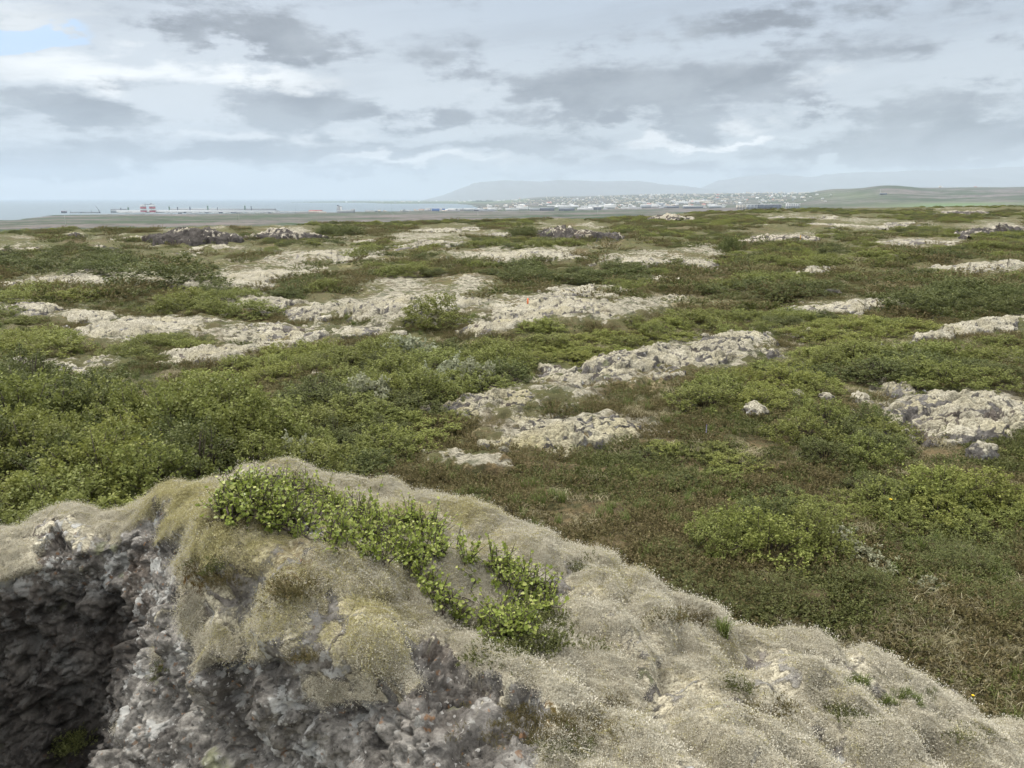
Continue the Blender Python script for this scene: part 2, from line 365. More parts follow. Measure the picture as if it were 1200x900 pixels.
# ------------------------------------------------------------------ bare lava / moss humps: where they are in the field
# label, px, py, rx, ry, slope, height(m), moss(0..1), grid
OUT = [
 ('low dark rubbly lava rocks at the far left edge below the coastal plain', 14, 285, 40, 11, .0, 1.1, .42, 1),
 ('dark brown pointed lava mound on the skyline below the striped silos', 232, 273, 50, 12, .0, 2.3, .02, 1),
 ('dark knobbly lava ridge on the skyline right of the pointed brown mound', 331, 271, 44, 9, .0, 1.9, .30, 1),
 ('small dark rock pile between green bushes near the left skyline', 88, 274, 13, 4, .0, .8, .2, 0),
 ('grey-brown bare lava scar in the left green slope', 124, 287, 28, 9, .12, .5, .22, 0),
 ('thin pale moss streak on the brow left of the pointed brown mound', 162, 277, 25, 4, -.05, .5, .75, 0),
 ('thin pale moss strip below the pointed brown mound', 245, 291, 33, 5, -.06, .5, .75, 0),
 ('broad pale moss slope below the knobbly skyline ridge', 378, 297, 58, 10, -.03, .8, .85, 1),
 ('long pale moss ledge left of the dark round bush', 112, 323, 66, 11, .03, .6, .80, 1),
 ('pale moss tongue running off the left edge beside bright bushes', 26, 332, 40, 9, -.10, .6, .85, 0),
 ('long curved pale moss ridge rising right of the dark round bush', 282, 322, 82, 15, -.16, 1.1, .95, 1),
 ('small pale arched ledge under the long curved moss ridge', 286, 330, 36, 8, .08, .7, .85, 0),
 ('pale moss ridge with a dark cracked left end', 308, 355, 56, 12, .08, 1.0, .82, 1),
 ('pale moss hump linking the cracked ridge to the large central moss mound', 372, 362, 42, 12, -.12, .7, .85, 1),
 ('grey broken lava patch with pale moss at the left edge', 32, 360, 44, 13, .10, .6, .6, 1),
 ('small pale broken moss patch left of the domed moss hump', 100, 371, 38, 9, .02, .6, .72, 0),
 ('domed pale moss hump with dark cracks in the left field', 165, 386, 90, 14, -.08, 1.0, .85, 1),
 ('wide flat scatter of pale moss between two heather flats', 330, 394, 82, 13, .02, .6, .72, 1),
 ('low pale moss bank above the bright shrub band', 248, 414, 66, 9, -.10, .7, .88, 1),
 ('low straw-pale moss strip above the left shrub thicket', 66, 428, 78, 10, -.03, .5, .72, 1),
 ('small pale moss boulder at the upper edge of the left thicket', 92, 436, 20, 6, .15, .6, .8, 0),
 ('tiny pale moss bump amid brown heather beside the left thicket', 216, 453, 16, 4, .0, .25, .8, 0),
 ('small pale bare gap in the bright shrub band', 376, 434, 14, 6, -.3, .2, .85, 0),
 ('small pale bare gap in the shrubs at the crest of the central thicket', 402, 421, 14, 5, .1, .2, .85, 0),
 ('small pale boulders on the skyline left of the centre', 432, 281, 14, 4, .0, .6, .7, 0),
 ('pale lumpy lava rocks on the far slope left of centre', 500, 281, 46, 8, -.05, 1.0, .6, 1),
 ('pale moss bank just below the skyline at the centre left', 522, 267, 40, 5, -.04, .9, .75, 0),
 ('long pale moss ridge across the far slope at the centre', 608, 297, 76, 10, .0, .9, .80, 1),
 ('jagged dark grey lava outcrop breaking the skyline at the centre', 672, 267, 46, 12, .05, 2.1, .16, 1),
 ('broken grey lava shelf with pale moss below the jagged skyline outcrop', 748, 303, 52, 9, .0, .8, .66, 1),
 ('pale knobbly rocks left of the lone round bush', 820, 300, 24, 13, .0, 1.0, .6, 1),
 ('low mossy knoll on the skyline right of the jagged outcrop', 782, 252, 26, 5, .0, 1.6, .3, 0),
 ('thin pale moss strip in dark heather right of centre', 772, 327, 40, 4, .04, .4, .75, 0),
 ('large pale moss mound with dark cracks in the middle of the field', 478, 348, 88, 26, -.06, 1.5, .80, 1),
 ('pale moss tail at the foot of the large cracked moss mound', 420, 388, 44, 7, .0, .4, .8, 0),
 ('broad broken pale moss field around the orange marker stake', 648, 362, 78, 20, .02, .8, .78, 1),
 ('pale moss shelf above the broken moss field with the orange stake', 686, 339, 50, 8, .0, .7, .80, 1),
 ('low pale moss nose left below the orange marker stake', 588, 381, 42, 9, -.22, .7, .82, 0),
 ('flat straw-coloured clearing right of the broken moss field', 760, 356, 52, 8, -.18, .2, .65, 0),
 ('long crusted lava ridge with pale moss in the mid field', 768, 421, 148, 21, -.155, 1.0, .66, 2),
 ('pale rounded knob at the top right end of the crusted lava ridge', 868, 398, 40, 10, .0, .9, .82, 1),
 ('cracked pale lava steps left of the bright yellow-pale moss hump', 572, 474, 62, 19, -.10, .6, .72, 2),
 ('bright yellow-pale moss hump beside brown heather in the mid field', 664, 507, 92, 22, -.06, .8, .94, 2),
 ('pale moss pad in the heather behind the foreground birch', 530, 541, 36, 9, .06, .25, .92, 1),
 ('grey lava ledges on the far slope right of the lone round bush', 918, 274, 44, 9, -.03, .9, .45, 1),
 ('long thin pale moss bank among green shrubs right of centre', 984, 358, 82, 8, -.06, .9, .84, 1),
 ('long pale flat-topped moss bank near the right edge of the field', 1145, 314, 68, 8, -.02, 1.0, .78, 1),
 ('short pale moss streak above the long thin moss bank', 948, 317, 26, 5, -.12, .5, .78, 0),
 ('pale moss bank sloping up to the right edge of the field', 1140, 384, 84, 9, -.17, .9, .82, 1),
 ('big lumpy lava outcrop with pale moss caps near the right edge', 1122, 484, 100, 36, -.02, .95, .72, 2),
 ('small pale moss knobs above the big lumpy right outcrop', 1050, 455, 28, 8, .2, .6, .8, 1),
 ('rough grey lava rocks at the far right skyline', 1165, 265, 40, 9, -.12, 1.4, .28, 1),
 ('low dark lava crest on the right skyline', 1128, 247, 34, 4, .0, 1.2, .25, 0),
 ('pale broken lava streaks under the right skyline', 1010, 262, 66, 6, .0, .6, .55, 1),
 ('pale lava streaks on the far slope above the flat-topped moss bank', 1090, 283, 56, 5, .0, .5, .5, 0),
 ('pale thin streaks on the far slope below the right skyline dip', 930, 253, 46, 4, .0, .5, .5, 0),
 ('pale rock shelf on the far slope in front of the jagged skyline outcrop', 575, 273, 30, 4, .0, .7, .6, 0),
]
# thinner moss between the humps: px, py, rx, ry, slope, amount
PALE = [(760, 432, 170, 26, -.17, .8), (620, 470, 110, 26, -.12, .8), (655, 506, 120, 26, -.05, .8), (540, 545, 60, 12, .1, .7), (330, 392, 120, 16, .0, .75), (470, 355, 130, 32, -.05, .75), (640, 362, 120, 26, .0, .8), (60, 365, 110, 20, .05, .7), (150, 388, 130, 18, -.05, .7),
        (240, 416, 100, 10, -.08, .7), (60, 430, 110, 12, -.02, .7), (110, 325, 90, 14, .0, .75), (285, 330, 110, 20, -.1, .6), (320, 358, 90, 14, .05, .75), (620, 298, 130, 11, .0, .75), (760, 305, 90, 11, .0, .7), (500, 280, 110, 10, .0, .65), (400, 300, 90, 11, .0, .7), (1120, 480, 120, 34, .0, .55), (985, 360, 100, 8, -.05, .6),
        (1140, 386, 100, 9, -.15, .7), (1145, 315, 80, 7, .0, .7), (1020, 263, 130, 9, .0, .7), (900, 276, 100, 9, .0, .65), (820, 302, 50, 12, .0, .7), (1150, 268, 70, 11, .0, .6), (780, 328, 70, 6, .0, .6), (760, 357, 80, 10, -.1, .7), (200, 290, 120, 8, .0, .5), (870, 400, 70, 10, 0, .6)]
def pale_mask(x, y, z):
    px, py = to_px(x, y, z); m = np.zeros(px.shape)
    for cx, cy, rx, ry, sl, a in PALE:
        u = (px - cx) / rx; v = (py - cy - sl * (px - cx)) / ry; m = np.maximum(m, a * np.exp(-(u * u + v * v) ** 2))
    d = np.hypot(x, y); k = 1.6 + d / 16
    return np.clip(m - .34 + .75 * fbm(x / k, y / k, o=4, s=401), 0, 1) * (m > .12)
# ------------------------------------------------------------------ ground material and sheet
def ground_mat():
    m, t = mat_new('lava_field_ground')
    P = t.node('ShaderNodeTexCoord').outputs['Object']
    pale, brown, dry, far, grn = (t.attr(k) for k in ('pale', 'brown', 'dry', 'far', 'meadow'))
    a = t.noise(P, .9, 6., .6); b = t.noise(P, 6., 6., .65); d = t.noise(P, 38., 5., .7); e = t.noise(P, .22, 5., .6)
    green = t.mix(t.ss(a, .32, .68), (.060, .062, .025), (.118, .115, .046))
    green = t.mix(t.ss(e, .42, .62), green, (.105, .098, .05))
    br = t.mix(t.ss(b, .35, .65), (.070, .056, .032), (.155, .118, .062))
    c = t.mix(t.ss(t.math('ADD', brown, t.math('MULTIPLY', t.math('SUBTRACT', b, .5), 1.1)), .40, .62), green, br)
    st = t.mix(t.ss(d, .3, .7), (.17, .14, .075), (.36, .31, .19))
    c = t.mix(t.ss(t.math('ADD', dry, t.math('MULTIPLY', t.math('SUBTRACT', b, .5), 1.5)), .46, .62), c, st)
    pm = t.mix(t.ss(b, .3, .65), (.20, .185, .135), (.40, .37, .29)); pm = t.mix(t.ss(t.noise(P, 4.2, 7., .66), .50, .40), pm, (.085, .078, .06))
    c = t.mix(t.ss(t.math('ADD', pale, t.math('MULTIPLY', t.math('SUBTRACT', t.noise(P, 2.3, 7., .68), .5), 1.6)), .47, .60), c, pm)
    c = t.mix(t.math('MULTIPLY', t.ss(d, .52, .36), .5), c, (.03, .03, .018))
    c = t.mix(t.math('MULTIPLY', t.ss(t.noise(P, 1.4, 6., .62), .50, .62), .60), c, (.040, .050, .020)); c = t.mix(t.math('MULTIPLY', t.ss(t.noise(P, .55, 6., .65), .54, .64), .6), c, (.085, .066, .038))
    # the coastal plain: grey lava, scrub, fields
    f1 = t.noise(t.mapping(P, (.0016, .004, .003)), 1., 7., .62); f2 = t.noise(P, .021, 6., .65)
    fc = t.mix(t.ss(f1, .46, .53), (.125, .105, .098), (.034, .054, .022))
    fc = t.mix(t.ss(f2, .58, .70), fc, (.16, .14, .11)); fc = t.mix(t.math('MULTIPLY', t.ss(t.noise(P, .012, 7., .7), .5, .56), .7), fc, (.030, .034, .020))
    fc = t.mix(grn, fc, t.mix(t.ss(f1, .40, .62), (.09, .15, .05), (.10, .10, .06)))
    c = t.mix(far, c, fc)
    h = t.math('ADD', t.math('MULTIPLY', b, 1.2), t.math('MULTIPLY', d, .6))
    finish(t, c, .95, h, .06, .1)
    return m
M_ground = ground_mat()

def out_mask(x, y, z, grow=1.):
    px, py = to_px(x, y, z); m = np.zeros(px.shape)
    for L in OUT:
        u = (px - L[1]) / (L[3] * grow); v = (py - L[2] - L[5] * (px - L[1])) / (L[4] * grow)
        m = np.maximum(m, 1.3 - (u * u + v * v))
    return np.clip(m, 0, 1)
az = np.concatenate([np.arange(-180, -46, 2.5), np.arange(-46, 46, .125), np.arange(46, 180.1, 2.5)])
rr = [.4]
while rr[-1] < 30500:
    r = rr[-1]; rr.append(r + (.25 if r < 5 else max(.05, min(r * r / 4.6 * .0013, .03 * r)) if r < 450 else r * (.014 if r < 20000 else .05)))
rr = np.array(rr)
A, Rr = np.meshgrid(np.radians(az), rr, indexing='ij')
gx, gy = Rr * np.sin(A), Rr * np.cos(A); gz = H(gx, gy)
near = 1 - sstep(60, 140, Rr)
gz = gz + near * (.10 * (billow(gx / .9, gy / .9, o=2, s=31) - .35) + .05 * fbm(gx / .35, gy / .35, o=2, s=33) * (1 - sstep(15, 40, Rr)))
gz = gz + .34 * sstep(25, 70, Rr) * (1 - sstep(350, 600, Rr)) * (billow(gx / 2.6, gy / 3.6, o=2, s=37) - .35)
gpx, gpy = to_px(gx, gy, gz)
n1 = fbm(gx / 7, gy / 7, o=4, s=51); n2 = fbm(gx / 5, gy / 5, o=3, s=57); n3 = fbm(gx / 4, gy / 9, o=3, s=63); n4 = fbm(gx / 30, gy / 12, o=3, s=66)
right = sstep(480, 620, gpx) * sstep(490, 540, gpy)
brown = np.clip(.34 + .38 * n1 + .22 * right + .20 * np.exp(-((gpx - 740) / 130) ** 2 - ((gpy - 545) / 60) ** 2), 0, 1)
dry = np.clip(.22 + .3 * n2 + .55 * np.exp(-((gpx - 1110) / 170) ** 2 - ((gpy - 790) / 62) ** 2) + .16 * np.exp(-((gpx - 800) / 90) ** 2 - ((gpy - 362) / 16) ** 2), 0, 1)
om = out_mask(gx, gy, gz, 1.4)
pale = np.clip(.13 + .40 * n3 + .20 * n4 + .42 * om * sstep(8, 14, Rr) * (1 - .35 * sstep(50, 100, Rr)) - .3 * right, 0, 1)
pmk = pale_mask(gx, gy, gz); pale = np.maximum(pale, .15 + .75 * pmk); farw = sstep(420, 900, Rr)
gz = gz + sstep(.1, .4, pmk) * (.16 * (.6 - billow(gx / .55, gy / .55, o=3, s=35)) * (1 - sstep(50, 120, Rr)) + .10)
mead = np.clip(np.exp(-((gpx - 1130) / 120) ** 2 - ((gpy - 240.5) / 3.2) ** 2) + .5 * np.exp(-((gpx - 990) / 40) ** 2 - ((gpy - 229) / 5) ** 2) + .6 * sstep(9500, 10500, Rr) * (gpx < 620), 0, 1) * farw
me = new_mesh('land', np.stack([gx, gy, gz], -1), quads=grid_faces(*gx.shape), mats=[M_ground], smooth=True,
    attrs=dict(pale=pale.ravel(), brown=brown.ravel(), dry=dry.ravel(), far=farw.ravel(), meadow=mead.ravel()))
tag(link('ground', me), kind='structure')
# sea
m, t = mat_new('sea_water'); P = t.node('ShaderNodeTexCoord').outputs['Object']
wv = t.noise(t.mapping(P, (.02, .05, .02)), 1., 6., .6)
finish(t, t.mix(t.noise(P, .0006, 4.), (.05, .085, .105), (.075, .115, .135)), .32, wv, 1.5, .5)
sx, sy = np.meshgrid(np.linspace(-31500, 31500, 13), np.linspace(2000, 31500, 9), indexing='ij')
tag(link('sea', new_mesh('sea', np.stack([sx, sy, np.full_like(sx, -75.)], -1), quads=grid_faces(13, 9), mats=[m])), kind='structure')
# far mountains across the bay
mm, t = mat_new('mountain_slopes'); P = t.node('ShaderNodeTexCoord').outputs['Object']
finish(t, t.mix(t.noise(P, .0012, 8., .65), (.10, .11, .12), (.17, .18, .18)), .95)
def mountain(prof, Y, dep, name, seed):
    xs = np.linspace(prof[0][0], prof[-1][0], 260); tops = np.interp(xs, [p[0] for p in prof], [p[1] for p in prof])
    hh = (232 - tops) / F * Y; V = []
    tt = np.linspace(-1, 1, 40)
    for i, x in enumerate(xs):
        for q in tt:
            y = Y + q * dep; e = abs(q)
            z = -78 + (hh[i] + 78) * (1 - e ** 1.25) * (1 + .22 * e * float(0)) 
            V.append((far_xy(x, y, 0), y, z))
    V = np.array(V); V[:, 2] += (60 * fbm(V[:, 0] / 1500, V[:, 1] / 1500, o=5, s=seed) - 60 * billow(V[:, 0] / 900, V[:, 1] / 3000, o=3, s=seed + 4) + 22) * np.clip((V[:, 2] + 78) / 400, 0, 1)
    tag(link(name, new_mesh(name, V, quads=grid_faces(260, 40), mats=[mm], smooth=True)), kind='structure')
mountain([(490, 236), (520, 229), (540, 221), (556, 215.5), (575, 214.5), (600, 213.5), (640, 213.5), (665, 212), (690, 214), (740, 214), (800, 219), (850, 226), (900, 236)], 21000, 3500, 'mountain_ridge', 5)
mountain([(770, 238), (820, 222), (840, 212), (870, 208.5), (910, 207), (940, 209), (970, 206), (1000, 204), (1050, 203), (1100, 202), (1150, 199), (1200, 199), (1300, 200), (1420, 236)], 25500, 4000, 'mountain_range', 9)

# ------------------------------------------------------------------ the mossy outcrop in the foreground
CT = [(200,578,-1.70),(240,562,-1.62),(300,552,-1.56),(400,566,-1.60),(520,592,-1.64),(640,642,-1.72),(760,688,-1.80),(860,727,-1.88),(1000,789,-2.05),(1100,828,-2.18),(1200,866,-2.3),
  (300,625,-1.50),(255,635,-1.56),(420,640,-1.58),(420,720,-1.56),(500,680,-1.63),(600,720,-1.68),(600,790,-1.66),(700,760,-1.72),(800,800,-1.78),(900,860,-1.88),(1000,900,-1.98),(1200,900,-2.26),
  (640,900,-1.70),(540,880,-1.70),(350,735,-1.53),(430,770,-1.57),(470,830,-1.64),(540,820,-1.72),(500,750,-1.66),(800,900,-1.78),
  (215,650,-1.64),(225,700,-1.66),(255,740,-1.66),(300,785,-1.70),(360,820,-1.76),(440,870,-1.80),
  (170,640,-1.80),(150,700,-2.02),(125,800,-2.30),(112,900,-2.5),(200,740,-1.88),(200,820,-2.1),(200,900,-2.3),(300,850,-1.95),(300,900,-2.10),(400,900,-1.95),
  (0,650,-2.02),(60,616,-1.90),(110,625,-1.86),(150,622,-1.80),(110,660,-1.93),(40,650,-1.96)]
cx_, cy_ = at_z(np.array([c[0] for c in CT]), np.array([c[1] for c in CT]), np.array([c[2] for c in CT])); cz_ = np.array([c[2] for c in CT])
EX = np.array([(0, 0, -1.75), (-1.5, .3, -2.5), (1.6, .2, -2.0), (3.2, .6, -2.5), (0, -1., -1.8), (3.6, 2.6, -2.75), (2.9, 2.2, -2.36), (-3.6, 4.6, -2.1), (-1.7, 1.6, -2.7), (-.6, 1.2, -2.1), (.6, 1.2, -1.78)])
cx_ = np.append(cx_, EX[:, 0]); cy_ = np.append(cy_, EX[:, 1]); cz_ = np.append(cz_, EX[:, 2])
def tps(x, y, z, lam=.004):
    n = len(x); r2 = (x[:, None] - x) ** 2 + (y[:, None] - y) ** 2 + 1e-9
    K = .5 * r2 * np.log(r2) + lam * np.eye(n); Pm = np.stack([np.ones(n), x, y], 1)
    S = np.linalg.solve(np.block([[K, Pm], [Pm.T, np.zeros((3, 3))]]), np.append(z, [0, 0, 0]))
    def f(a, b):
        a = np.asarray(a, float); b = np.asarray(b, float); o = S[n] + S[n + 1] * a + S[n + 2] * b
        for i in range(n):
            q = (a - x[i]) ** 2 + (b - y[i]) ** 2 + 1e-9; o = o + S[i] * .5 * q * np.log(q)
        return o
    return f
Ttop = tps(cx_, cy_, cz_)
CR = [(-40, 668, -2.12), (0, 646, -2.05), (30, 626, -1.97), (60, 613, -1.9), (110, 610, -1.86), (160, 597, -1.80)] + CT[:11] + [(1300, 908, -2.45)]
crx, cry = at_z(np.array([c[0] for c in CR]), np.array([c[1] for c in CR]), np.array([c[2] for c in CR]))
o_ = np.argsort(crx); crx, cry = crx[o_], cry[o_]
def rock_top(x, y):
    yc = np.interp(x, crx, cry) + .06 * fbm(x * 1.7, x * 0, o=3, s=71)
    tb = np.maximum(y - yc, 0)
    z = Ttop(x, np.minimum(y, yc)) - 2.1 * (np.sqrt(tb ** 2 + .10 ** 2) - .10)
    # the dark cleft on the left
    xw = np.interp(y, [-1, 3.05, 3.98], [-1.80, -1.88, -1.99]) + .07 * fbm(y * 1.9, y * 0 + 3, o=3, s=72) - .05
    yw = 4.0 + .09 * fbm(x * 1.6, x * 0 + 9, o=3, s=73)
    s = np.minimum(sstep(0, .16, xw - x), sstep(0, .22, yw - y))
    fl = -3.75 + .55 * np.exp(-((x + 2.15) / .35) ** 2 - ((y - 3.75) / .5) ** 2) + .1 * fbm(x * 2, y * 2, o=2, s=4)
    return z * (1 - s) + np.minimum(fl, z) * s
nx, ny = 300, 260
X, Y = np.meshgrid(np.linspace(-3.9, 4.1, nx), np.linspace(-1.1, 5.9, ny), indexing='ij')
Z = np.maximum(rock_top(X, Y), -5.0)
V = np.concatenate([np.stack([X, Y, Z], -1).reshape(-1, 3), np.stack([X, Y, np.full_like(Z, -5.3)], -1).reshape(-1, 3)])
gf = grid_faces(nx, ny); i = np.arange(nx * ny).reshape(nx, ny); nb = nx * ny
side = []
for e in (i[:, 0], i[-1, :], i[::-1, -1], i[0, ::-1]):
    side.append(np.stack([e[:-1], e[:-1] + nb, e[1:] + nb, e[1:]], -1))
me = new_mesh('rock_body', V, quads=np.concatenate([gf, gf[:, ::-1] + nb] + side))
tmp = link('lava_rock', me)
md = tmp.modifiers.new('r', 'REMESH'); md.mode = 'VOXEL'; md.voxel_size = .0095; md.use_smooth_shade = True
dg = bpy.context.evaluated_depsgraph_get(); dg.update()
me2 = bpy.data.meshes.new_from_object(tmp.evaluated_get(dg)); tmp.modifiers.clear()
nv = len(me2.vertices); V = np.empty(nv * 3, np.float32); me2.vertices.foreach_get('co', V); V = V.reshape(-1, 3)
Nm = np.empty(nv * 3, np.float32); me2.vertices.foreach_get('normal', Nm); Nm = Nm.reshape(-1, 3)
nf = len(me2.polygons); Q = np.empty(nf * 4, np.int32); me2.loops.foreach_get('vertex_index', Q); Q = Q.reshape(-1, 4)
keep = (V[:, 2] > -4.7) & (V[:, 0] > -3.86) & (V[:, 0] < 4.06) & (V[:, 1] > -1.06) & (V[:, 1] < 5.86)
Q = Q[keep[Q].all(1)]; used = np.zeros(nv, bool); used[Q] = True
rm = np.cumsum(used) - 1; V = V[used]; Nm = Nm[used]; Q = rm[Q]
bpy.data.meshes.remove(me2)
x, y, z = V.T; nz = Nm[:, 2]
px, py = to_px(x, y, z)
def blob(cx, cy, rx, ry, a=1., ang=0.):       # a patch on the rock, centred where the photograph shows it
    c, s = math.cos(R_(ang)), math.sin(R_(ang)); u = ((px - cx) * c + (py - cy) * s) / rx; v = (-(px - cx) * s + (py - cy) * c) / ry
    return a * np.exp(-(u * u + v * v))
nb1 = fbm(x * 2.3, y * 2.3, z * 2.3, o=4, s=81)
def in_poly(x, y, P):
    P = np.asarray(P, float); ins = np.zeros(np.shape(x), bool); j = len(P) - 1
    for i in range(len(P)):
        c = ((P[i, 1] > y) != (P[j, 1] > y)) & (x < (P[j, 0] - P[i, 0]) * (y - P[i, 1]) / (P[j, 1] - P[i, 1] + 1e-12) + P[i, 0]); ins ^= c; j = i
    return ins
nb2 = fbm(x * 6, y * 6, z * 6, o=4, s=83)
FACE = [(60, 640), (112, 700), (150, 655), (172, 612), (212, 645), (238, 690), (228, 735), (262, 772), (335, 792), (352, 835), (430, 842), (486, 800), (490, 752), (530, 752), (556, 800), (630, 822), (640, 860), (600, 940), (60, 940)]
inf = np.mean([in_poly(px + 26 * nb1 + 14 * nb2 + dx, py + 22 * nb2 - 14 * nb1 + dy, FACE) for dx, dy in ((-8, 0), (8, 0), (0, 8), (0, -8))], 0)
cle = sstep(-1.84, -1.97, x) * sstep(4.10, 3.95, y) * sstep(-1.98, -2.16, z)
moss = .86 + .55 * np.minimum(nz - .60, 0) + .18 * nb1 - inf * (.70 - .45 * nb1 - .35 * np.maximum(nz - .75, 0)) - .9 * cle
moss += blob(250, 745, 14, 60, .35, 25) * inf + blob(560, 800, 34, 22, .4) + blob(405, 815, 34, 22, .4)
moss -= blob(95, 652, 85, 30, .30)
moss = np.clip(moss, 0, 1)
olive = np.clip(blob(310, 640, 100, 60, .7) + blob(390, 740, 90, 50, .65) + blob(215, 600, 60, 30, .5) + blob(560, 640, 200, 90, .15) + blob(500, 620, 120, 30, .3) + .25 * fbm(x * 3, y * 3, z * 3, o=3, s=88), 0, 1)
red = np.clip(blob(255, 680, 30, 12, .9, -20) + blob(345, 690, 26, 10, .8) + blob(350, 770, 24, 10, .7) + blob(640, 850, 60, 22, .9) + blob(610, 745, 50, 22, .8) + blob(800, 722, 30, 7, .7, 30) + blob(270, 612, 40, 8, .8, -10) + blob(890, 830, 30, 10, .6, 25) + blob(660, 870, 30, 14, .8) + .5 * sstep(.35, .6, fbm(x * 3.1, y * 3.1, z * 3, o=2, s=91)) + .8 * sstep(-2.95, -3.1, z) * sstep(-2.4, -2.2, x), 0, 1)
em = sstep(.35, .6, moss)
# lava: blocks, ledges, pits
w1, w2 = worley(x * 3.0, y * 3.0, z * 3.6, 5); v1, v2 = worley(x * 9, y * 9, z * 10, 6)
wx_, wy_, wz_ = (.10 * fbm(x * 5 + k, y * 5, z * 5, o=3, s=60 + k) for k in (0, 1, 2))
k1 = worley((x + wx_) * 3.1, (y + wy_) * 3.1, (z + wz_) * 4.2, 7, True); k2 = worley((x + wx_) * 11, (y + wy_) * 11, (z + wz_) * 16, 8, True); k3 = worley((x + wx_) * 27, (y + wy_) * 27, (z + wz_) * 34, 9, True)
ridg = 1 - np.abs(fbm(x * 4.2, y * 4.2, z * 4.2, o=5, s=93)) * 2
dr = .065 * (w2 - w1 - .3) + .012 * (1 - np.abs(fbm(x * 19, y * 19, z * 25, o=3, s=96)) * 3) + .030 * (np.minimum(v2 - v1, .5) - .25) + .065 * (ridg - .4) + .018 * fbm(x * 14, y * 14, z * 14, o=4, s=95)
dr = .6 * dr + .055 * (k1[2] - .5) + .012 * (k2[2] - .5) + .006 * (k3[2] - .5) - .030 * sstep(.10, .0, k1[1] - k1[0]) - .012 * sstep(.12, .0, k2[1] - k2[0])
dr += -.05 * sstep(.30, .55, fbm(x * 6, y * 6, z * 6, o=3, s=97))
# moss: soft pillows with creases, long wrinkles running down the right slope
ca, sa = math.cos(R_(-40)), math.sin(R_(-40)); xr, yr = x * ca + y * sa, -x * sa + y * ca
rs = sstep(.2, 1.2, x)
p1, p2 = worley(xr * (2.6 - .9 * rs) + .4 * nb1, yr * (3.0 + .6 * rs), z * 2.6, 11); q1, q2 = worley(xr * (8 - 3. * rs) + .5 * nb1, yr * 9.5, z * 7, 12)
dm = .17 * (.5 - p1 ** 2) + .040 * (.4 - q1 ** 2) + .012 * (.4 - billow(xr * 7, yr * 16, z * 12, o=2, s=98)) + blob(310, 640, 75, 45, .09) + blob(395, 745, 75, 42, .10) + blob(215, 598, 34, 22, .06) + .008 * fbm(xr * 14, yr * 30, z * 20, o=2, s=99) + .003 * fbm(x * 45, y * 45, z * 45, o=2, s=101)
dm += .075 * fbm(xr * 1.6, yr * 3.6, z * 2, o=3, s=103) * (.5 + rs)
dm += -.10 * sstep(.32, .62, fbm(xr * 1.8 + 4, yr * 5.2, z * 2, o=3, s=105)) * rs
base = .05 * fbm(x * 1.3, y * 1.3, z * 1.3, o=3, s=107) + .16 * (billow(x * 1.7 + .3, y * 1.7, z * 1.4, o=2, s=108) - .4) * inf
amp = np.where(x < -1.9, .9, 1.)
V2 = V + Nm * (base + dr * (1 - em) * amp + dm * em)[:, None]
moss -= (.30 * sstep(.12, .0, k1[1] - k1[0]) + .5 * (k1[2] - .5) * inf)
moss2 = np.clip(moss - .55 * sstep(.32, .62, fbm(xr * 1.8 + 4, yr * 5.2, z * 2, o=3, s=105)) * rs - .25 * sstep(.62, .8, p1), 0, 1)
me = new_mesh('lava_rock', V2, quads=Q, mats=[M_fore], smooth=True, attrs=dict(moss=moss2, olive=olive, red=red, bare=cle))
tmp.data = me; rock = tmp
tag(rock, 'large foreground lava rock cloaked in pale and yellowish moss with dark cleft at left', 'rock')
ROCK = (V2, Q, moss2, olive, red)
from mathutils.bvhtree import BVHTree
sub = (V2[Q].mean(1)[:, 1] > 1.5)
bvh = BVHTree.FromPolygons([tuple(p) for p in V2.tolist()], Q[sub].tolist())
def on_rock(px, py):
    dx, dy, dz = ray(px, py); h = bvh.ray_cast(Vector((0, 0, 0)), Vector((float(dx), float(dy), float(dz))).normalized())
    return h[0], h[1]
def drop_rock(x, y):
    h = bvh.ray_cast(Vector((x, y, 0)), Vector((0, 0, -1))); return h[0], h[1]

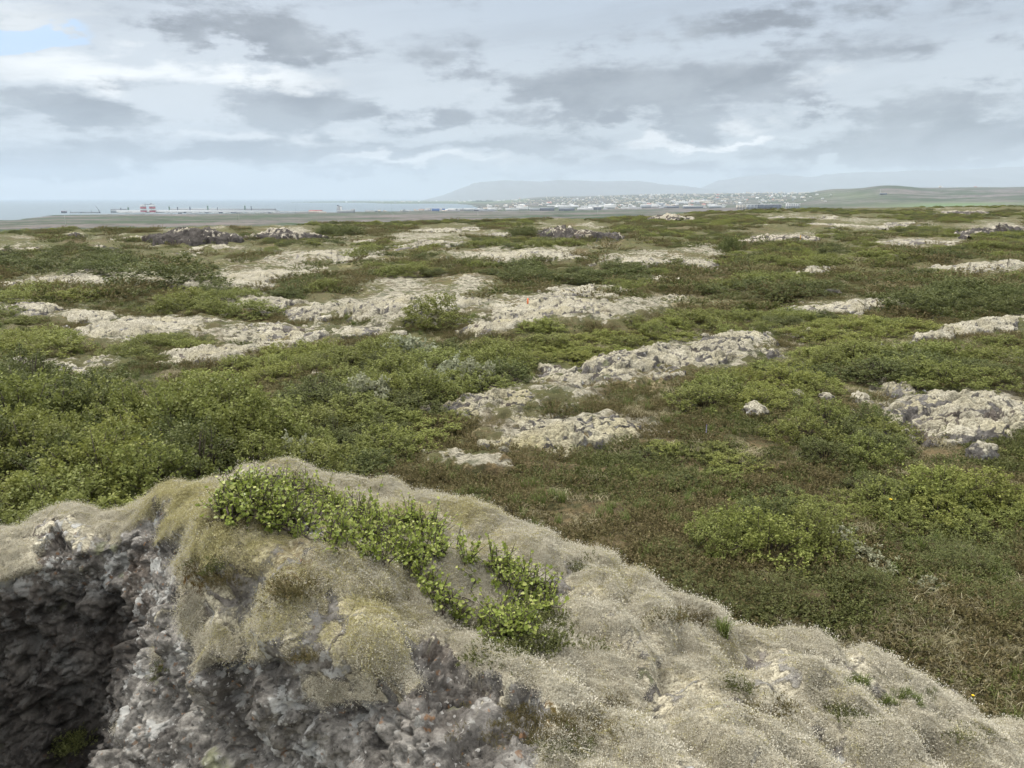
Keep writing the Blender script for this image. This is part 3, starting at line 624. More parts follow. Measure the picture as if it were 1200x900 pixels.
# ------------------------------------------------------------------ foreground birch
def in_poly(x, y, P):
    P = np.asarray(P, float); ins = np.zeros(np.shape(x), bool); j = len(P) - 1
    for i in range(len(P)):
        c = ((P[i, 1] > y) != (P[j, 1] > y)) & (x < (P[j, 0] - P[i, 0]) * (y - P[i, 1]) / (P[j, 1] - P[i, 1] + 1e-12) + P[i, 0]); ins ^= c; j = i
    return ins
def rock_birch(polys, holes, ntw, label, seed, hmax=.135):
    r = np.random.default_rng(seed); allp = np.concatenate([np.array(p, float) for p in polys]); tw = []
    while len(tw) < ntw:
        a, b = r.uniform(allp[:, 0].min(), allp[:, 0].max()), r.uniform(allp[:, 1].min(), allp[:, 1].max())
        if not any(in_poly(a, b, p) for p in polys): continue
        if any(((a - c[0]) / c[2]) ** 2 + ((b - c[1]) / c[3]) ** 2 < 1 for c in holes) and r.random() < .93: continue
        if perlin(np.array([a / 30.]), np.array([b / 22.]), None, seed)[0] < -.2 + .3 * r.random() ** 3 - .25 * r.random(): continue
        p, nrm = on_rock(a, b + 12)
        if p is None or p.y > 5.2: continue
        tw.append(np.array(p))
    tw = np.array(tw); org = tw.mean(0); b = MB(); LC, LD, LN, LS, LT = [], [], [], [], []
    for p in tw:
        h = r.uniform(.06, hmax); lean = np.array([r.normal() * .35, r.normal() * .35, 1.])
        lean /= np.linalg.norm(lean); side = r.normal(size=3) * .25; pts = []
        for s in np.linspace(0, 1, 5): pts.append(p - org + lean * h * s + side * h * s * s + np.array([0, 0, -.012]))
        b.tube(pts, [.0032, .0028, .0023, .0018, .001], 4)
        for kk in range(2):
            q = pts[2] if kk else pts[1]; e = q + (lean * .6 + r.normal(size=3) * .6) * h * .55; b.tube([q, (q + e) / 2 + r.normal(size=3) * .008, e], [.002, .0016, .001], 3)
            for s in np.linspace(.35, 1, 5):
                LC.append(q + (e - q) * s); LD.append(r.normal(size=3) * .9 + np.array([0, 0, .35])); LN.append(np.array([0, -.25, 1]) + .55 * r.normal(size=3)); LS.append(.010 + .0125 * r.random() ** 1.5); LT.append(.22 + .35 * s + .2 * r.normal())
        for s in np.linspace(.4, 1, 8):
            q = pts[0] + (pts[-1] - pts[0]) * s
            LC.append(q); LD.append(r.normal(size=3) * .9 + np.array([0, 0, .3])); LN.append(np.array([0, -.25, 1]) + .55 * r.normal(size=3)); LS.append((.0105 + .0145 * r.random() ** 1.4) * (1.1 - .4 * s)); LT.append(.25 + .55 * s * s + .18 * r.normal())
    # long creeping stems over the moss
    for k in range(ntw // 5):
        p = tw[r.integers(len(tw))]; dsts = np.linalg.norm(tw - p, axis=1); q = tw[np.argsort(dsts)[r.integers(4, 14)]]
        mid = (p + q) / 2 + np.array([0, 0, .03]) + r.normal(size=3) * .02
        b.tube([p - org + np.array([0, 0, .012]), mid - org, q - org + np.array([0, 0, .015])], [.0045, .004, .003], 5)
    root = empty('birch_shrub', org); tag(root, label, 'shrub')
    V, q, tn = leaves(np.array(LC), np.array(LD), np.array(LN), np.array(LS), np.clip(np.array(LT) + .06, 0, 1), .46, .13, True)
    link('foliage', new_mesh('birch_foliage', V, quads=q, mats=[L_birch], attrs={'tone': tn}), (0, 0, 0), root)
    b.build('stems', M_twig, root)
    return root
POLY = [(252, 585), (262, 566), (330, 553), (395, 572), (440, 590), (520, 612), (545, 640), (600, 655), (640, 680), (648, 700), (625, 735), (580, 742), (530, 718), (500, 690), (488, 668), (455, 655), (425, 640), (400, 640), (385, 628), (330, 612), (262, 605)]
rock_birch([POLY], [(553, 682, 40, 30), (520, 655, 24, 12), (395, 640, 22, 8), (590, 708, 26, 9), (470, 628, 16, 6)], 740, 'low creeping birch with fresh yellow-green leaves across the mossy foreground rock', 3)

# ------------------------------------------------------------------ the lava humps of the field
def outcrop(L, seed):
    label, cx, cy, rx, ry, sl, hh, pale, gr = L
    nu, nv = ((46, 26), (120, 60), (300, 190))[gr]
    u = np.linspace(-1.3, 1.3, nu); v = np.linspace(-1.3, 1.3, nv)
    fx, fy = ground([cx], [cy + ry]); d0 = float(np.hypot(fx[0], fy[0])); hp = hh * F / d0
    ryg = max(.85 * ry, ry - .2 * hp); off = .15 * hp
    pxu = cx + rx * u; pyc = cy + sl * rx * u + off
    hw = rx * d0 / F
    x0, y0 = ground(pxu, np.minimum(pyc + 1.3 * ryg, 899)); x1, y1 = ground(pxu, pyc - 1.3 * ryg)
    dn = np.hypot(x0, y0); dn = np.clip(dn, np.median(dn) * .6, np.median(dn) * 1.5)
    df = np.hypot(x1, y1); dd = np.clip(df - dn, .6, 2.6 * hw + 1.0); dd = np.minimum(dd, np.median(dd) * 1.4)
    an = np.arctan2((pxu - 600) / F * 1.0, CP) if False else np.arctan2(x0, y0)
    D = dn[:, None] + dd[:, None] * (v[None] + 1.3) / 2.6
    x = D * np.sin(an)[:, None]; y = D * np.cos(an)[:, None]
    U, Vv = np.meshgrid(u, v, indexing='ij')
    s = max(.42, 7 * d0 / 788)                       # size of one lump
    e1 = fbm(x / s * .30, y / s * .30, o=4, s=seed); e2 = fbm(x / s * .55, y / s * .55, o=3, s=seed + 3)
    r = np.sqrt(U ** 2 + Vv ** 2) * (1 + .55 * e1 + .25 * e2)
    prof = np.clip(1 - r ** 2, 0, 1) ** .62
    xo, yo = x, y; x = x + .55 * s * fbm(x / s * .7, y / s * .7, o=3, s=seed + 21); y = y + .55 * s * fbm(yo / s * .7, xo / s * .7, o=3, s=seed + 22)
    w1, w2, wc = worley(x / s * .62, y / s * .62, x * 0 + seed, seed, True); q1, q2 = worley(x / s * 2.3, y / s * 2.3, x * 0 + seed, seed + 1)
    x, y = xo, yo; z0 = H(x, y)
    rough = 1.35 - pale
    lum = .15 * s * (.55 - w1) + .17 * s * (wc - .5) + .12 * s * (.4 - q1 ** 2) + .07 * s * fbm(x / s * 3., y / s * 3., o=3, s=seed + 8)
    rk = s * (.13 * (w2 - w1 - .25) + .09 * fbm(x / s * 2., y / s * 2., o=4, s=seed + 7) + .06 * (q2 - q1))
    gap = sstep(.08, .5, e2) * (1 - .75 * sstep(.75, .95, pale))
    z = z0 + hh * (.54 if pale > .4 else 1.) * prof * (.62 + .4 * e2 + .25 * e1) + (lum * min(1, pale + .3) + rk * rough) * sstep(1.18, .6, r) * 1.4 - .30 * sstep(.78, 1.12, r) - gap * (.16 + .16 * hh) * sstep(.05, .4, r)
    me = new_mesh('outcrop', np.stack([x, y, z], -1), quads=grid_faces(nu, nv), smooth=True)
    N = np.empty(nu * nv * 3, np.float32); me.vertices.foreach_get('normal', N); nz = np.abs(N.reshape(nu, nv, 3)[..., 2])
    ms = np.clip(.41 + .72 * pale + .75 * np.minimum(nz - .72, .1) + .40 * e2 + .40 * (.40 - w1) - .40 * sstep(.14, .0, w2 - w1) - .20 * sstep(.7, 1., wc) - .20 * sstep(.45, .75, q1) + .42 * np.minimum(fbm(x / s * 2.2, y / s * 2.2, o=4, s=seed + 12), .1), 0, 1)
    ol = np.clip(.25 + .5 * fbm(x / s * .4, y / s * .4, o=2, s=seed + 9) + (.35 if 'yellow' in label else 0) - .004 * d0, 0, 1)
    for k, a in (('moss', ms), ('olive', ol), ('red', np.zeros_like(ms))):
        me.attributes.new(k, 'FLOAT', 'POINT').data.foreach_set('value', a.astype(np.float32).ravel())
    me.materials.append(M_far if pale < .5 and d0 > 60 else M_mid)
    o = link('lava_outcrop' if pale < .62 else 'mossy_outcrop', me)
    tag(o, label, 'rock outcrop')
    return o
for k, L in enumerate(OUT): outcrop(L, 200 + 11 * k)

# loose stones
def boulder(px, py, r, label, seed, sq=(1, .8, .65), mossy=.3):
    bm_v, bm_f = [], []
    import bmesh
    b = bmesh.new(); bmesh.ops.create_icosphere(b, subdivisions=4, radius=1.)
    V = np.array([v.co[:] for v in b.verts]); Fc = [[v.index for v in f.verts] for f in b.faces]; b.free()
    w1, w2 = worley(V[:, 0] * 1.4, V[:, 1] * 1.4, V[:, 2] * 1.4, seed)
    n = fbm(V[:, 0] * 2 + seed, V[:, 1] * 2, V[:, 2] * 2, o=4, s=seed)
    V = V * (1 + .28 * (w2 - w1) + .18 * n)[:, None] * np.array(sq) * r
    x, y = ground([px], [py]); 
    ms = np.clip(mossy + .8 * (V[:, 2] / r) + .4 * n, 0, 1)
    me = new_mesh('stone', V, faces=Fc, mats=[M_mid], smooth=True, attrs=dict(moss=ms, olive=ms * 0, red=ms * 0))
    tag(link('boulder', me, (x[0], y[0], float(H(x, y)[0]) + r * sq[2] * (.35 if r < .28 or r > .6 else .05)), rot=(0, 0, seed)), label, 'boulder')
boulder(975, 343, .34, 'lone grey boulder in green shrubs above the long thin moss bank', 3, (1.3, .8, .5), -.1)
boulder(884, 488, .27, 'grey flat-sided stone in brown heather below the bright leafy thicket', 5, (1.1, .8, .8), .1)
boulder(935, 465, .2, 'small pale mossy boulder beside the bright leafy thicket', 8, (1.2, .8, .6), .4)
boulder(968, 470, .18, 'small round grey boulder left of the big lumpy outcrop', 9, (1, .9, .8), .2)
boulder(1150, 538, .24, 'broken grey boulder under the big lumpy outcrop near the right edge', 12, (1, .8, .9), .0)
boulder(582, 369, .3, 'smooth pale stone left of the orange marker stake', 14, (1.4, .8, .6), .6)
boulder(1008, 470, .24, 'pale knob of lava at the left foot of the big lumpy outcrop', 17, (1.3, .8, .6), .5)

# ------------------------------------------------------------------ shrubs
KIND = {'green': (L_green, .041, .40), 'bright': (L_bright, .040, .42), 'dark': (L_dark, .041, .40), 'silver': (L_silver, .13, .26)}
PROTO = {}
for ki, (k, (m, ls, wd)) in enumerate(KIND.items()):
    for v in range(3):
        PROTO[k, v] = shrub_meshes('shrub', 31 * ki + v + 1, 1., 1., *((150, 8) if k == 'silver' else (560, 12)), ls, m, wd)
crow = [shrub_meshes('mat_shrub', 90 + v, 1., 1., 800, 9, .030, L_crow, .22, -.3, .04) for v in range(2)]
for v in range(2): PROTO['crow', v] = crow[v]
PROTO['crow', 2] = crow[0]
SH = [
 # label, group, cx, cy, rx, ry, slope, n, R, h/R, kind
 ('leafy willow shrub in the dense tall thicket at the left edge behind the foreground rock', 'left thicket shrubs', 140, 514, 170, 42, 0, 25, 1.05, .98, 'green'),
 ('yellow-green willow shrub hugging the back of the foreground rock at the far left', 'shrubs behind the cleft rock', 70, 604, 105, 34, -.12, 15, .75, .75, 'green'),
 ('dark willow shrub at the upper edge of the left thicket', 'upper left thicket shrubs', 45, 458, 75, 20, 0, 9, .95, .8, 'dark'),
 ('bright green shrub in the long band running up from the left thicket', 'bright band shrubs', 320, 428, 85, 14, -.2, 11, .85, .55, 'bright'),
 ('willow shrub in the broad central thicket below the pale moss scatter', 'central thicket shrubs', 500, 426, 105, 25, 0, 19, 1.0, .6, 'green'),
 ('willow shrub on the near left flank of the central thicket', 'thicket flank shrubs', 415, 470, 95, 22, -.15, 12, .85, .55, 'green'),
 ('leafy willow shrub in the rounded clump just behind the foreground birch', 'clump behind the birch', 400, 528, 75, 26, -.2, 13, .70, .65, 'green'),
 ('low bright willow shrub left of the cracked lava steps', 'low shrubs by the lava steps', 475, 492, 65, 9, 0, 6, .60, .4, 'bright'),
 ('low bright shrub on the sunny slope above the crusted lava ridge', 'bright slope shrubs', 690, 404, 110, 13, -.10, 16, .85, .35, 'bright'),
 ('low green shrub in the band right of the straw-coloured clearing', 'shrubs right of the clearing', 870, 376, 110, 12, -.04, 12, 1.0, .42, 'green'),
 ('bright yellow-green shrub by the left edge above the grey broken lava patch', 'bright left edge shrubs', 62, 342, 50, 8, 0, 6, 1.2, .42, 'bright'),
 ('bright leafy willow in the clump under the pale rounded knob', 'bright leafy clump', 880, 454, 76, 18, -.1, 12, .72, .55, 'bright'),
 ('leafy willow at the left foot of the big lumpy outcrop', 'shrubs at the outcrop foot', 992, 512, 52, 28, 0, 9, .62, .75, 'green'),
 ('green shrub in the wide thicket above the big lumpy outcrop', 'thicket above the right outcrop', 1075, 428, 120, 20, 0, 17, .9, .5, 'green'),
 ('dark green shrub in the thicket between the two long moss banks at the right', 'dark right thicket', 1130, 346, 85, 16, 0, 12, 1.3, .5, 'dark'),
 ('loose leafy willow in the tall bush below the brown heather slope', 'tall bush by the moss slope', 890, 622, 55, 26, 0, 5, .62, .9, 'green'),
 ('loose leafy willow in the bank below the big lumpy outcrop', 'willow bank under the outcrop', 1110, 592, 85, 26, 0, 9, .62, .7, 'green'),
 ('bright willow at the right frame edge below the outcrop', 'willows at the right edge', 1190, 590, 14, 16, 0, 2, .45, .8, 'bright'),
 ('dark shrub in the wide dark patch above the broken moss field', 'dark patch shrubs', 660, 318, 110, 11, 0, 12, 1.5, .42, 'dark'),
 ('low green shrub in the strip above the large cracked moss mound', 'strip above the cracked mound', 480, 314, 46, 5, 0, 5, 1.2, .45, 'green'),
 ('dark green shrub on the far slope at the left edge of the field', 'far left slope shrubs', 80, 302, 95, 13, 0, 15, 1.7, .5, 'dark'),
 ('green shrub in the hollow below the long curved moss ridge', 'shrubs below the curved ridge', 250, 352, 56, 10, .05, 7, 1.2, .5, 'green'),
 ('green shrub behind the dark cracked moss ridge', 'shrubs behind the cracked ridge', 345, 336, 40, 8, 0, 5, 1.2, .5, 'green'),
 ('bright low shrub at the left edge below the grey broken lava patch', 'bright shrubs by the left edge', 34, 402, 50, 12, 0, 6, 1.0, .5, 'bright'),
 ('small green shrub in front of the domed moss hump', 'shrubs before the domed hump', 195, 398, 28, 6, 0, 3, .9, .5, 'green'),
 ('low bright shrub in the meadow-like band below the long thin moss bank', 'band under the thin moss bank', 1000, 384, 90, 10, 0, 9, 1.0, .4, 'bright'),
 ('green shrub on the far right slope below the skyline', 'far right slope shrubs', 1060, 290, 110, 9, 0, 10, 1.6, .4, 'green'),
 ('bright low shrub on the slope right of the lone round bush', 'bright far slope shrubs', 970, 303, 75, 7, 0, 8, 1.4, .35, 'bright'),
 ('green shrub in the mid slope above the long thin moss bank', 'mid slope shrubs', 900, 335, 80, 9, 0, 8, 1.3, .4, 'green'),
 ('low dark green shrub beside the knobbly skyline ridge', 'shrubs by the skyline ridge', 400, 270, 24, 4, 0, 4, 1.8, .6, 'dark'),
 ('dark shrub at the skyline left of the jagged dark outcrop', 'skyline shrubs', 612, 270, 26, 4, 0, 4, 1.8, .6, 'dark'),
 ('green shrub on the far slope below the skyline at the centre', 'far centre shrubs', 590, 284, 80, 4, 0, 7, 1.7, .4, 'green'),
 ('large rounded dark green bush beside the long curved moss ridge', None, 207, 333, 0, 0, 0, 1, 2.9, .44, 'dark'),
 ('bright leafy hump of a bush before the large cracked moss mound', None, 508, 377, 0, 0, 0, 1, 1.35, .7, 'green'),
 ('lone dark round bush standing clear on the far slope right of centre', None, 857, 296, 0, 0, 0, 1, 1.25, 1.25, 'dark'),
 ('small round green bush on the far slope left of the thin far moss bank', None, 428, 303, 0, 0, 0, 1, 2.0, .6, 'green'),
 ('low dark cushion shrub below the tall loose willow by the moss slope', None, 912, 704, 0, 0, 0, 1, .62, .62, 'crow'),
 ('low green cushion shrub with a brownish crown right of the dark cushion', None, 1012, 690, 0, 0, 0, 1, .52, .7, 'crow'),
 ('rounded dark cushion shrub at the edge of the straw grass', None, 1062, 726, 0, 0, 0, 1, .52, .65, 'crow'),
 ('brownish-green mound of low shrub near the right edge above the straw grass', None, 1122, 664, 0, 0, 0, 1, .72, .6, 'crow'),
 ('dark green low shrub at the right edge beside the straw grass', None, 1190, 715, 0, 0, 0, 1, .6, .6, 'crow'),
 ('low willow shrub on the hummocky bank above the rounded dark cushions', 'low bank willows', 1000, 585, 120, 22, 0, 9, .48, .6, 'green'),
 ('low spreading willow in heather beside the right end of the yellow-pale hump', 'heather slope willows', 800, 540, 70, 26, .1, 7, .5, .4, 'green'),
 ('dark cushion shrub in the row behind the crest of the moss slope', 'cushions behind the crest', 850, 690, 70, 18, .3, 7, .42, .55, 'crow'),
 ('green cushion shrub on the bank right of the silvery willows', 'cushions on the right bank', 1150, 640, 60, 26, 0, 6, .5, .5, 'crow'),
 ('small crouching green shrub directly behind the crest of the moss slope', None, 790, 655, 0, 0, 0, 1, .5, .5, 'crow'),
 ('silver-grey woolly willow left of its twin in the central thicket', None, 530, 450, 0, 0, 0, 1, .62, 1.35, 'silver'),
 ('silver-grey woolly willow at the right tip of the central thicket', None, 556, 452, 0, 0, 0, 1, .60, 1.35, 'silver'),
 ('small silvery woolly willow left below its taller twins', None, 505, 458, 0, 0, 0, 1, .46, 1.5, 'silver'),
 ('spreading silvery woolly willow on the near flank of the central thicket', None, 430, 470, 0, 0, 0, 1, .60, 1.2, 'silver'),
 ('flat grey-green woolly willow on top of the central thicket', None, 475, 420, 0, 0, 0, 1, .9, .85, 'silver'),
 ('faint grey woolly willow in the clump behind the foreground birch', None, 345, 545, 0, 0, 0, 1, .42, 1.5, 'silver'),
 ('silvery woolly willow in brown heather right of the tall loose willow', None, 1000, 650, 0, 0, 0, 1, .34, .8, 'silver'),
 ('silvery woolly willow stretching down beside the brown-crowned cushion', None, 1030, 666, 0, 0, 0, 1, .32, .8, 'silver'),
 ('small isolated silvery woolly willow above the straw grass', None, 1088, 690, 0, 0, 0, 1, .22, .9, 'silver'),
 ('small grey-leaved woolly willow above its silvery neighbours', None, 985, 626, 0, 0, 0, 1, .26, .7, 'silver'),
]
CATS = {'green': 'willow_shrub', 'bright': 'willow_shrub', 'dark': 'birch_bush', 'silver': 'woolly_willow', 'crow': 'cushion_shrub'}
FIRST = {}
def place_shrub(x, y, R, hr, kind, label, group, r):
    v = int(r.integers(3)); fol, stm = PROTO[kind, v]
    z = float(H(x, y)); d = math.hypot(x, y); sc = (R * r.uniform(.9, 1.15), R * r.uniform(.9, 1.15), R * hr * r.uniform(.9, 1.1)); rot = (0, 0, r.uniform(0, 6.28))
    if d < 24 and kind != 'crow':
        root = empty(CATS[kind], (x, y, z - .04)); root.rotation_euler = rot; root.scale = sc
        o = link('foliage', fol, parent=root); link('stems', stm, parent=root)
    else:
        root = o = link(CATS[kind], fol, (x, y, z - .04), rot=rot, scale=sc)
    tag(root, label, 'shrub', group); FIRST.setdefault((kind, v), o)
r = np.random.default_rng(11); PLACED = []
for (label, group, cx, cy, rx, ry, sl, n, R, hr, kind) in SH:
    if n == 1:
        x, y = ground([cx], [cy]); place_shrub(x[0], y[0], R, hr, kind, label, group, r); PLACED.append((x[0], y[0], R)); continue
    N = 60 * n; a = np.sqrt(r.random(N)); th = r.random(N) * 6.283
    qx = cx + rx * a * np.cos(th); qy = cy + ry * a * np.sin(th) + sl * rx * a * np.cos(th)
    x, y = ground(qx, qy, .45 * R * hr); got = []
    # keep the ground-plane spread even: far points are worth more ground
    order = np.argsort(-r.random(N) ** (1. / np.maximum(np.hypot(x, y), 1)))
    for md in (1.05, .8, .6, .45):
        for i in order:
            if len(got) >= n: break
            if np.hypot(x[i], y[i]) > 420: continue
            if all((x[i] - g[0]) ** 2 + (y[i] - g[1]) ** 2 > (md * R) ** 2 for g in got): got.append((x[i], y[i]))
    for g in got:
        k = kind
        if kind == 'green': k = r.choice(['green', 'bright', 'dark'], p=[.60, .14, .26])
        elif kind == 'bright': k = r.choice(['bright', 'green'], p=[.75, .25])
        rs = R * r.uniform(.75, 1.25); PLACED.append((g[0], g[1], rs)); place_shrub(g[0], g[1], rs, hr, k, label, group, r)

# ------------------------------------------------------------------ scattered ground cover (uncountable): points that carry small plants
def scatter(name, P, rot, scl, idx, sources, kind='stuff'):
    me = bpy.data.meshes.new(name); me.vertices.add(len(P)); me.vertices.foreach_set('co', np.asarray(P, np.float32).ravel())
    me.attributes.new('rot', 'FLOAT_VECTOR', 'POINT').data.foreach_set('vector', np.asarray(rot, np.float32).ravel())
    me.attributes.new('scl', 'FLOAT_VECTOR', 'POINT').data.foreach_set('vector', np.asarray(scl, np.float32).ravel())
    me.attributes.new('idx', 'INT', 'POINT').data.foreach_set('value', np.asarray(idx, np.int32))
    ng = bpy.data.node_groups.new(name, 'GeometryNodeTree')
    ng.interface.new_socket('Geometry', in_out='INPUT', socket_type='NodeSocketGeometry'); ng.interface.new_socket('Geometry', in_out='OUTPUT', socket_type='NodeSocketGeometry')
    gi = ng.nodes.new('NodeGroupInput'); go = ng.nodes.new('NodeGroupOutput'); g2i = ng.nodes.new('GeometryNodeGeometryToInstance')
    for s in reversed(sources):
        oi = ng.nodes.new('GeometryNodeObjectInfo'); oi.transform_space = 'ORIGINAL'; oi.inputs['Object'].default_value = s
        ng.links.new(oi.outputs['Geometry'], g2i.inputs[0])
    ip = ng.nodes.new('GeometryNodeInstanceOnPoints'); ip.inputs['Pick Instance'].default_value = True
    def na(n, ty):
        q = ng.nodes.new('GeometryNodeInputNamedAttribute'); q.data_type = ty; q.inputs['Name'].default_value = n; return q.outputs['Attribute']
    er = ng.nodes.new('FunctionNodeEulerToRotation'); ng.links.new(na('rot', 'FLOAT_VECTOR'), er.inputs[0])
    ng.links.new(er.outputs[0], ip.inputs['Rotation']); ng.links.new(na('scl', 'FLOAT_VECTOR'), ip.inputs['Scale']); ng.links.new(na('idx', 'INT'), ip.inputs['Instance Index'])
    ng.links.new(gi.outputs[0], ip.inputs['Points']); ng.links.new(g2i.outputs[0], ip.inputs['Instance']); ng.links.new(ip.outputs[0], go.inputs[0])
    o = link(name, me); o.modifiers.new('scatter', 'NODES').node_group = ng
    return tag(o, kind=kind)
def sector(n, d0, d1, half, p, r):             # random places, density falling with distance
    u = r.random(n); e = 2 - p
    d = (d0 ** e + u * (d1 ** e - d0 ** e)) ** (1 / e); a = r.uniform(-half, half, n)
    return d * np.sin(a), d * np.cos(a), d
# small plants
def tuft(name, seed, n, per, ls, wd, mat, spread, hh):
    r = np.random.default_rng(seed); C, D, N, S, T = [], [], [], [], []
    b = r.normal(size=(n, 2)) * spread; dirs = np.c_[b / spread * .45 + r.normal(size=(n, 2)) * .25, np.ones(n)]; dirs /= np.linalg.norm(dirs, axis=1, keepdims=True)
    hs = hh * r.uniform(.5, 1.1, n) * np.exp(-(b ** 2).sum(1) / spread ** 2 / 5)
    k = np.repeat(np.arange(n), per); m = len(k); s = r.random(m)
    C = np.c_[b, np.zeros(n)][k] + dirs[k] * (hs[k] * s)[:, None]
    D = dirs[k] * .8 + .7 * rand_dir(m, r); N = rand_dir(m, r) + np.array([0, 0, .6])
    V, q, tn = leaves(C, D, N, ls * r.uniform(.6, 1.2, m), np.clip(.15 + .6 * s + .18 * r.normal(size=m), 0, 1), wd)
    return new_mesh(name, V, quads=q, mats=[mat], attrs={'tone': tn})
def grass(name, seed, n, L, mat, spread, droop=.6):
    r = np.random.default_rng(seed); V = []; T = []
    for i in range(n):
        b = np.append(r.normal(size=2) * spread, -.01); az = r.uniform(0, 6.28); l = L * r.uniform(.5, 1.2); w = .0022 * r.uniform(.8, 1.6); t = r.random()
        o = np.array([math.cos(az), math.sin(az), 0]); s = np.array([-o[1], o[0], 0]) * w; dr = droop * r.uniform(.3, 1.4)
        pts = [b, b + np.array([0, 0, .5 * l]) + o * .12 * l, b + np.array([0, 0, .5 * l + .42 * l * (1 - dr)]) + o * (.12 + .4 * dr) * l, b + np.array([0, 0, .5 * l + .42 * l * (1 - dr) - .25 * dr * l]) + o * (.2 + .75 * dr) * l]
        for j, p in enumerate(pts):
            k = (1, .9, .6, .1)[j]; V += [p - s * k, p + s * k]; T += [t] * 2
    q = np.concatenate([np.array([[0, 1, 3, 2], [2, 3, 5, 4], [4, 5, 7, 6]]) + 8 * i for i in range(n)])
    return new_mesh(name, np.array(V), quads=q, mats=[mat], attrs={'tone': np.array(T)})
def single(name, me, px, py, label, cat, sc=1.):
    p, n = on_rock(px, py); return tag(link(name, me, tuple(p), scale=(sc,) * 3), label, cat)
h1 = single('heather_tuft', tuft('heather', 5, 46, 14, .016, .2, L_heath, .085, .12), 345, 688, 'small rusty heather tuft between the two yellowish moss cushions', 'heather', .55)
h2 = single('crowberry_tuft', tuft('crowberry', 6, 46, 14, .016, .24, L_crow, .085, .10), 612, 752, 'dark green crowberry tuft just below the tip of the foreground birch', 'crowberry', .8)
g1 = single('grass_tuft', grass('grass', 7, 46, .16, L_grass, .03, .3), 848, 742, 'short green grass tuft on the pale moss slope near its crest', 'grass', .6)
px, py = 1120, 790; x, y = ground([px], [py])
g2 = tag(link('straw_tuft', grass('straw', 8, 110, .20, L_straw, .085, .9), (x[0], y[0], float(H(x, y)[0]))), 'pale bleached tussock in the straw grass below the right slope', 'grass')
r = np.random.default_rng(21)
def off_rock(x, y): return ~((x > -4) & (x < 4.1) & (y < np.interp(x, crx, cry) + .55))
def place(n, d0, d1, p, fn, s0, s1, tilt=.15):
    x, y, d = sector(n, d0, d1, R_(44), p, r); z = H(x, y); k = off_rock(x, y) & (out_mask(x, y, z, 1.) < .45) & (pale_mask(x, y, z) < .30 + .3 * r.random(n)) & fn(x, y, z, d)
    x, y, z = x[k], y[k], z[k]; m = len(x)
    return np.c_[x, y, z - .01], np.c_[r.normal(size=(m, 2)) * tilt, r.uniform(0, 6.28, m)], r.uniform(s0, s1, m)
P, ro, s = place(26000, 4.5, 55, 1.05, lambda x, y, z, d: fbm(x / 2.2, y / 2.2, o=3, s=301) > -.22 - .25 * (d < 16), .8, 2.0)
ix = (fbm(P[:, 0] / 3., P[:, 1] / 3., o=2, s=303) + .35 * r.normal(size=len(P)) > .28).astype(int)
scatter('heather', P, ro, np.c_[s * 1.25, s * 1.25, s * .9], ix, [h1, h2])
P, ro, s = place(20000, 36, 330, 1.15, lambda x, y, z, d: fbm(x / (3 + d / 30), y / (3 + d / 30), o=3, s=351) > -.05, 2.4, 6.5)
ix = (r.random(len(P)) > .55).astype(int)
scatter('heather', P, ro, np.c_[s * 1.3, s * 1.3, s * .75], ix, [h1, h2])
dpx = lambda x, y, z: to_px(x, y, z)
def straw(x, y, z, d):
    a, b = dpx(x, y, z); k = np.exp(-((a - 1120) / 190) ** 2 - ((b - 800) / 75) ** 2)
    return r.random(len(x)) < np.maximum(k * 1.2, .10 * (fbm(x / 3, y / 3, o=2, s=311) > .1))
P, ro, s = place(16000, 4.2, 32, 1.2, straw, .45, 1.15, .25)
P2, ro2, s2 = place(14000, 13, 150, 1.15, lambda x, y, z, d: (fbm(x / (2.5 + d / 30), y / (2.5 + d / 30), o=3, s=361) > .10) & (r.random(len(x)) < .6), .5, 1.3, .25)
P, ro, s = np.r_[P, P2], np.r_[ro, ro2], np.r_[s, s2]
scatter('dry_grass', P, ro, np.c_[s * 1.2, s * 1.2, s * .8], np.zeros(len(P)), [g2])
P, ro, s = place(6000, 4.2, 40, 1.2, lambda x, y, z, d: fbm(x / 2.5, y / 2.5, o=3, s=315) > .08, .7, 1.6, .2)
scatter('green_grass', P, ro, np.c_[s, s, s], np.zeros(len(P)), [g1])
# the shrub carpet of the field, past the shrubs one can tell apart
x1, y1, d1 = sector(9000, 9, 430, R_(43), 1.0, r); x2, y2, d2 = sector(9000, 55, 430, R_(43), 1.1, r); x, y, d = np.r_[x1, x2], np.r_[y1, y2], np.r_[d1, d2]; z = H(x, y)
k = (out_mask(x, y, z, 1.08) < .30) & (pale_mask(x, y, z) < .30) & (fbm(x / (7 + d / 14), y / (7 + d / 14), o=3, s=331) > .13 - .13 * sstep(40, 120, d) + .5 * (d < 22)) & off_rock(x, y)
pa, pb = to_px(x, y, z); k &= ~((np.abs(pa - 700) < 190) & (pb > 470)) & ~((pa > 600) & (pb > 560))
pl = np.array(PLACED)
k[k] &= (((x[k][:, None] - pl[:, 0]) ** 2 + (y[k][:, None] - pl[:, 1]) ** 2) > (.9 * pl[:, 2]) ** 2).all(1)
x, y, z, d = x[k], y[k], z[k], d[k]; n = len(x); s = r.uniform(.45, 1.0, n) * (1 + .5 * sstep(50, 150, d))
kinds = [q for q in (('green', 0), ('green', 1), ('bright', 0), ('dark', 1), ('green', 2), ('bright', 1), ('dark', 0)) if q in FIRST]
ix = (np.clip((fbm(x / 20, y / 20, o=2, s=341) * .8 + .5) + r.normal(size=n) * .22, 0, .999) * len(kinds)).astype(int)
scatter('low_shrubs', np.c_[x, y, z - .05], np.c_[np.zeros((n, 2)), r.uniform(0, 6.28, n)], np.c_[s, s, s * r.uniform(.28, .5, n)], ix, [FIRST[q] for q in kinds])
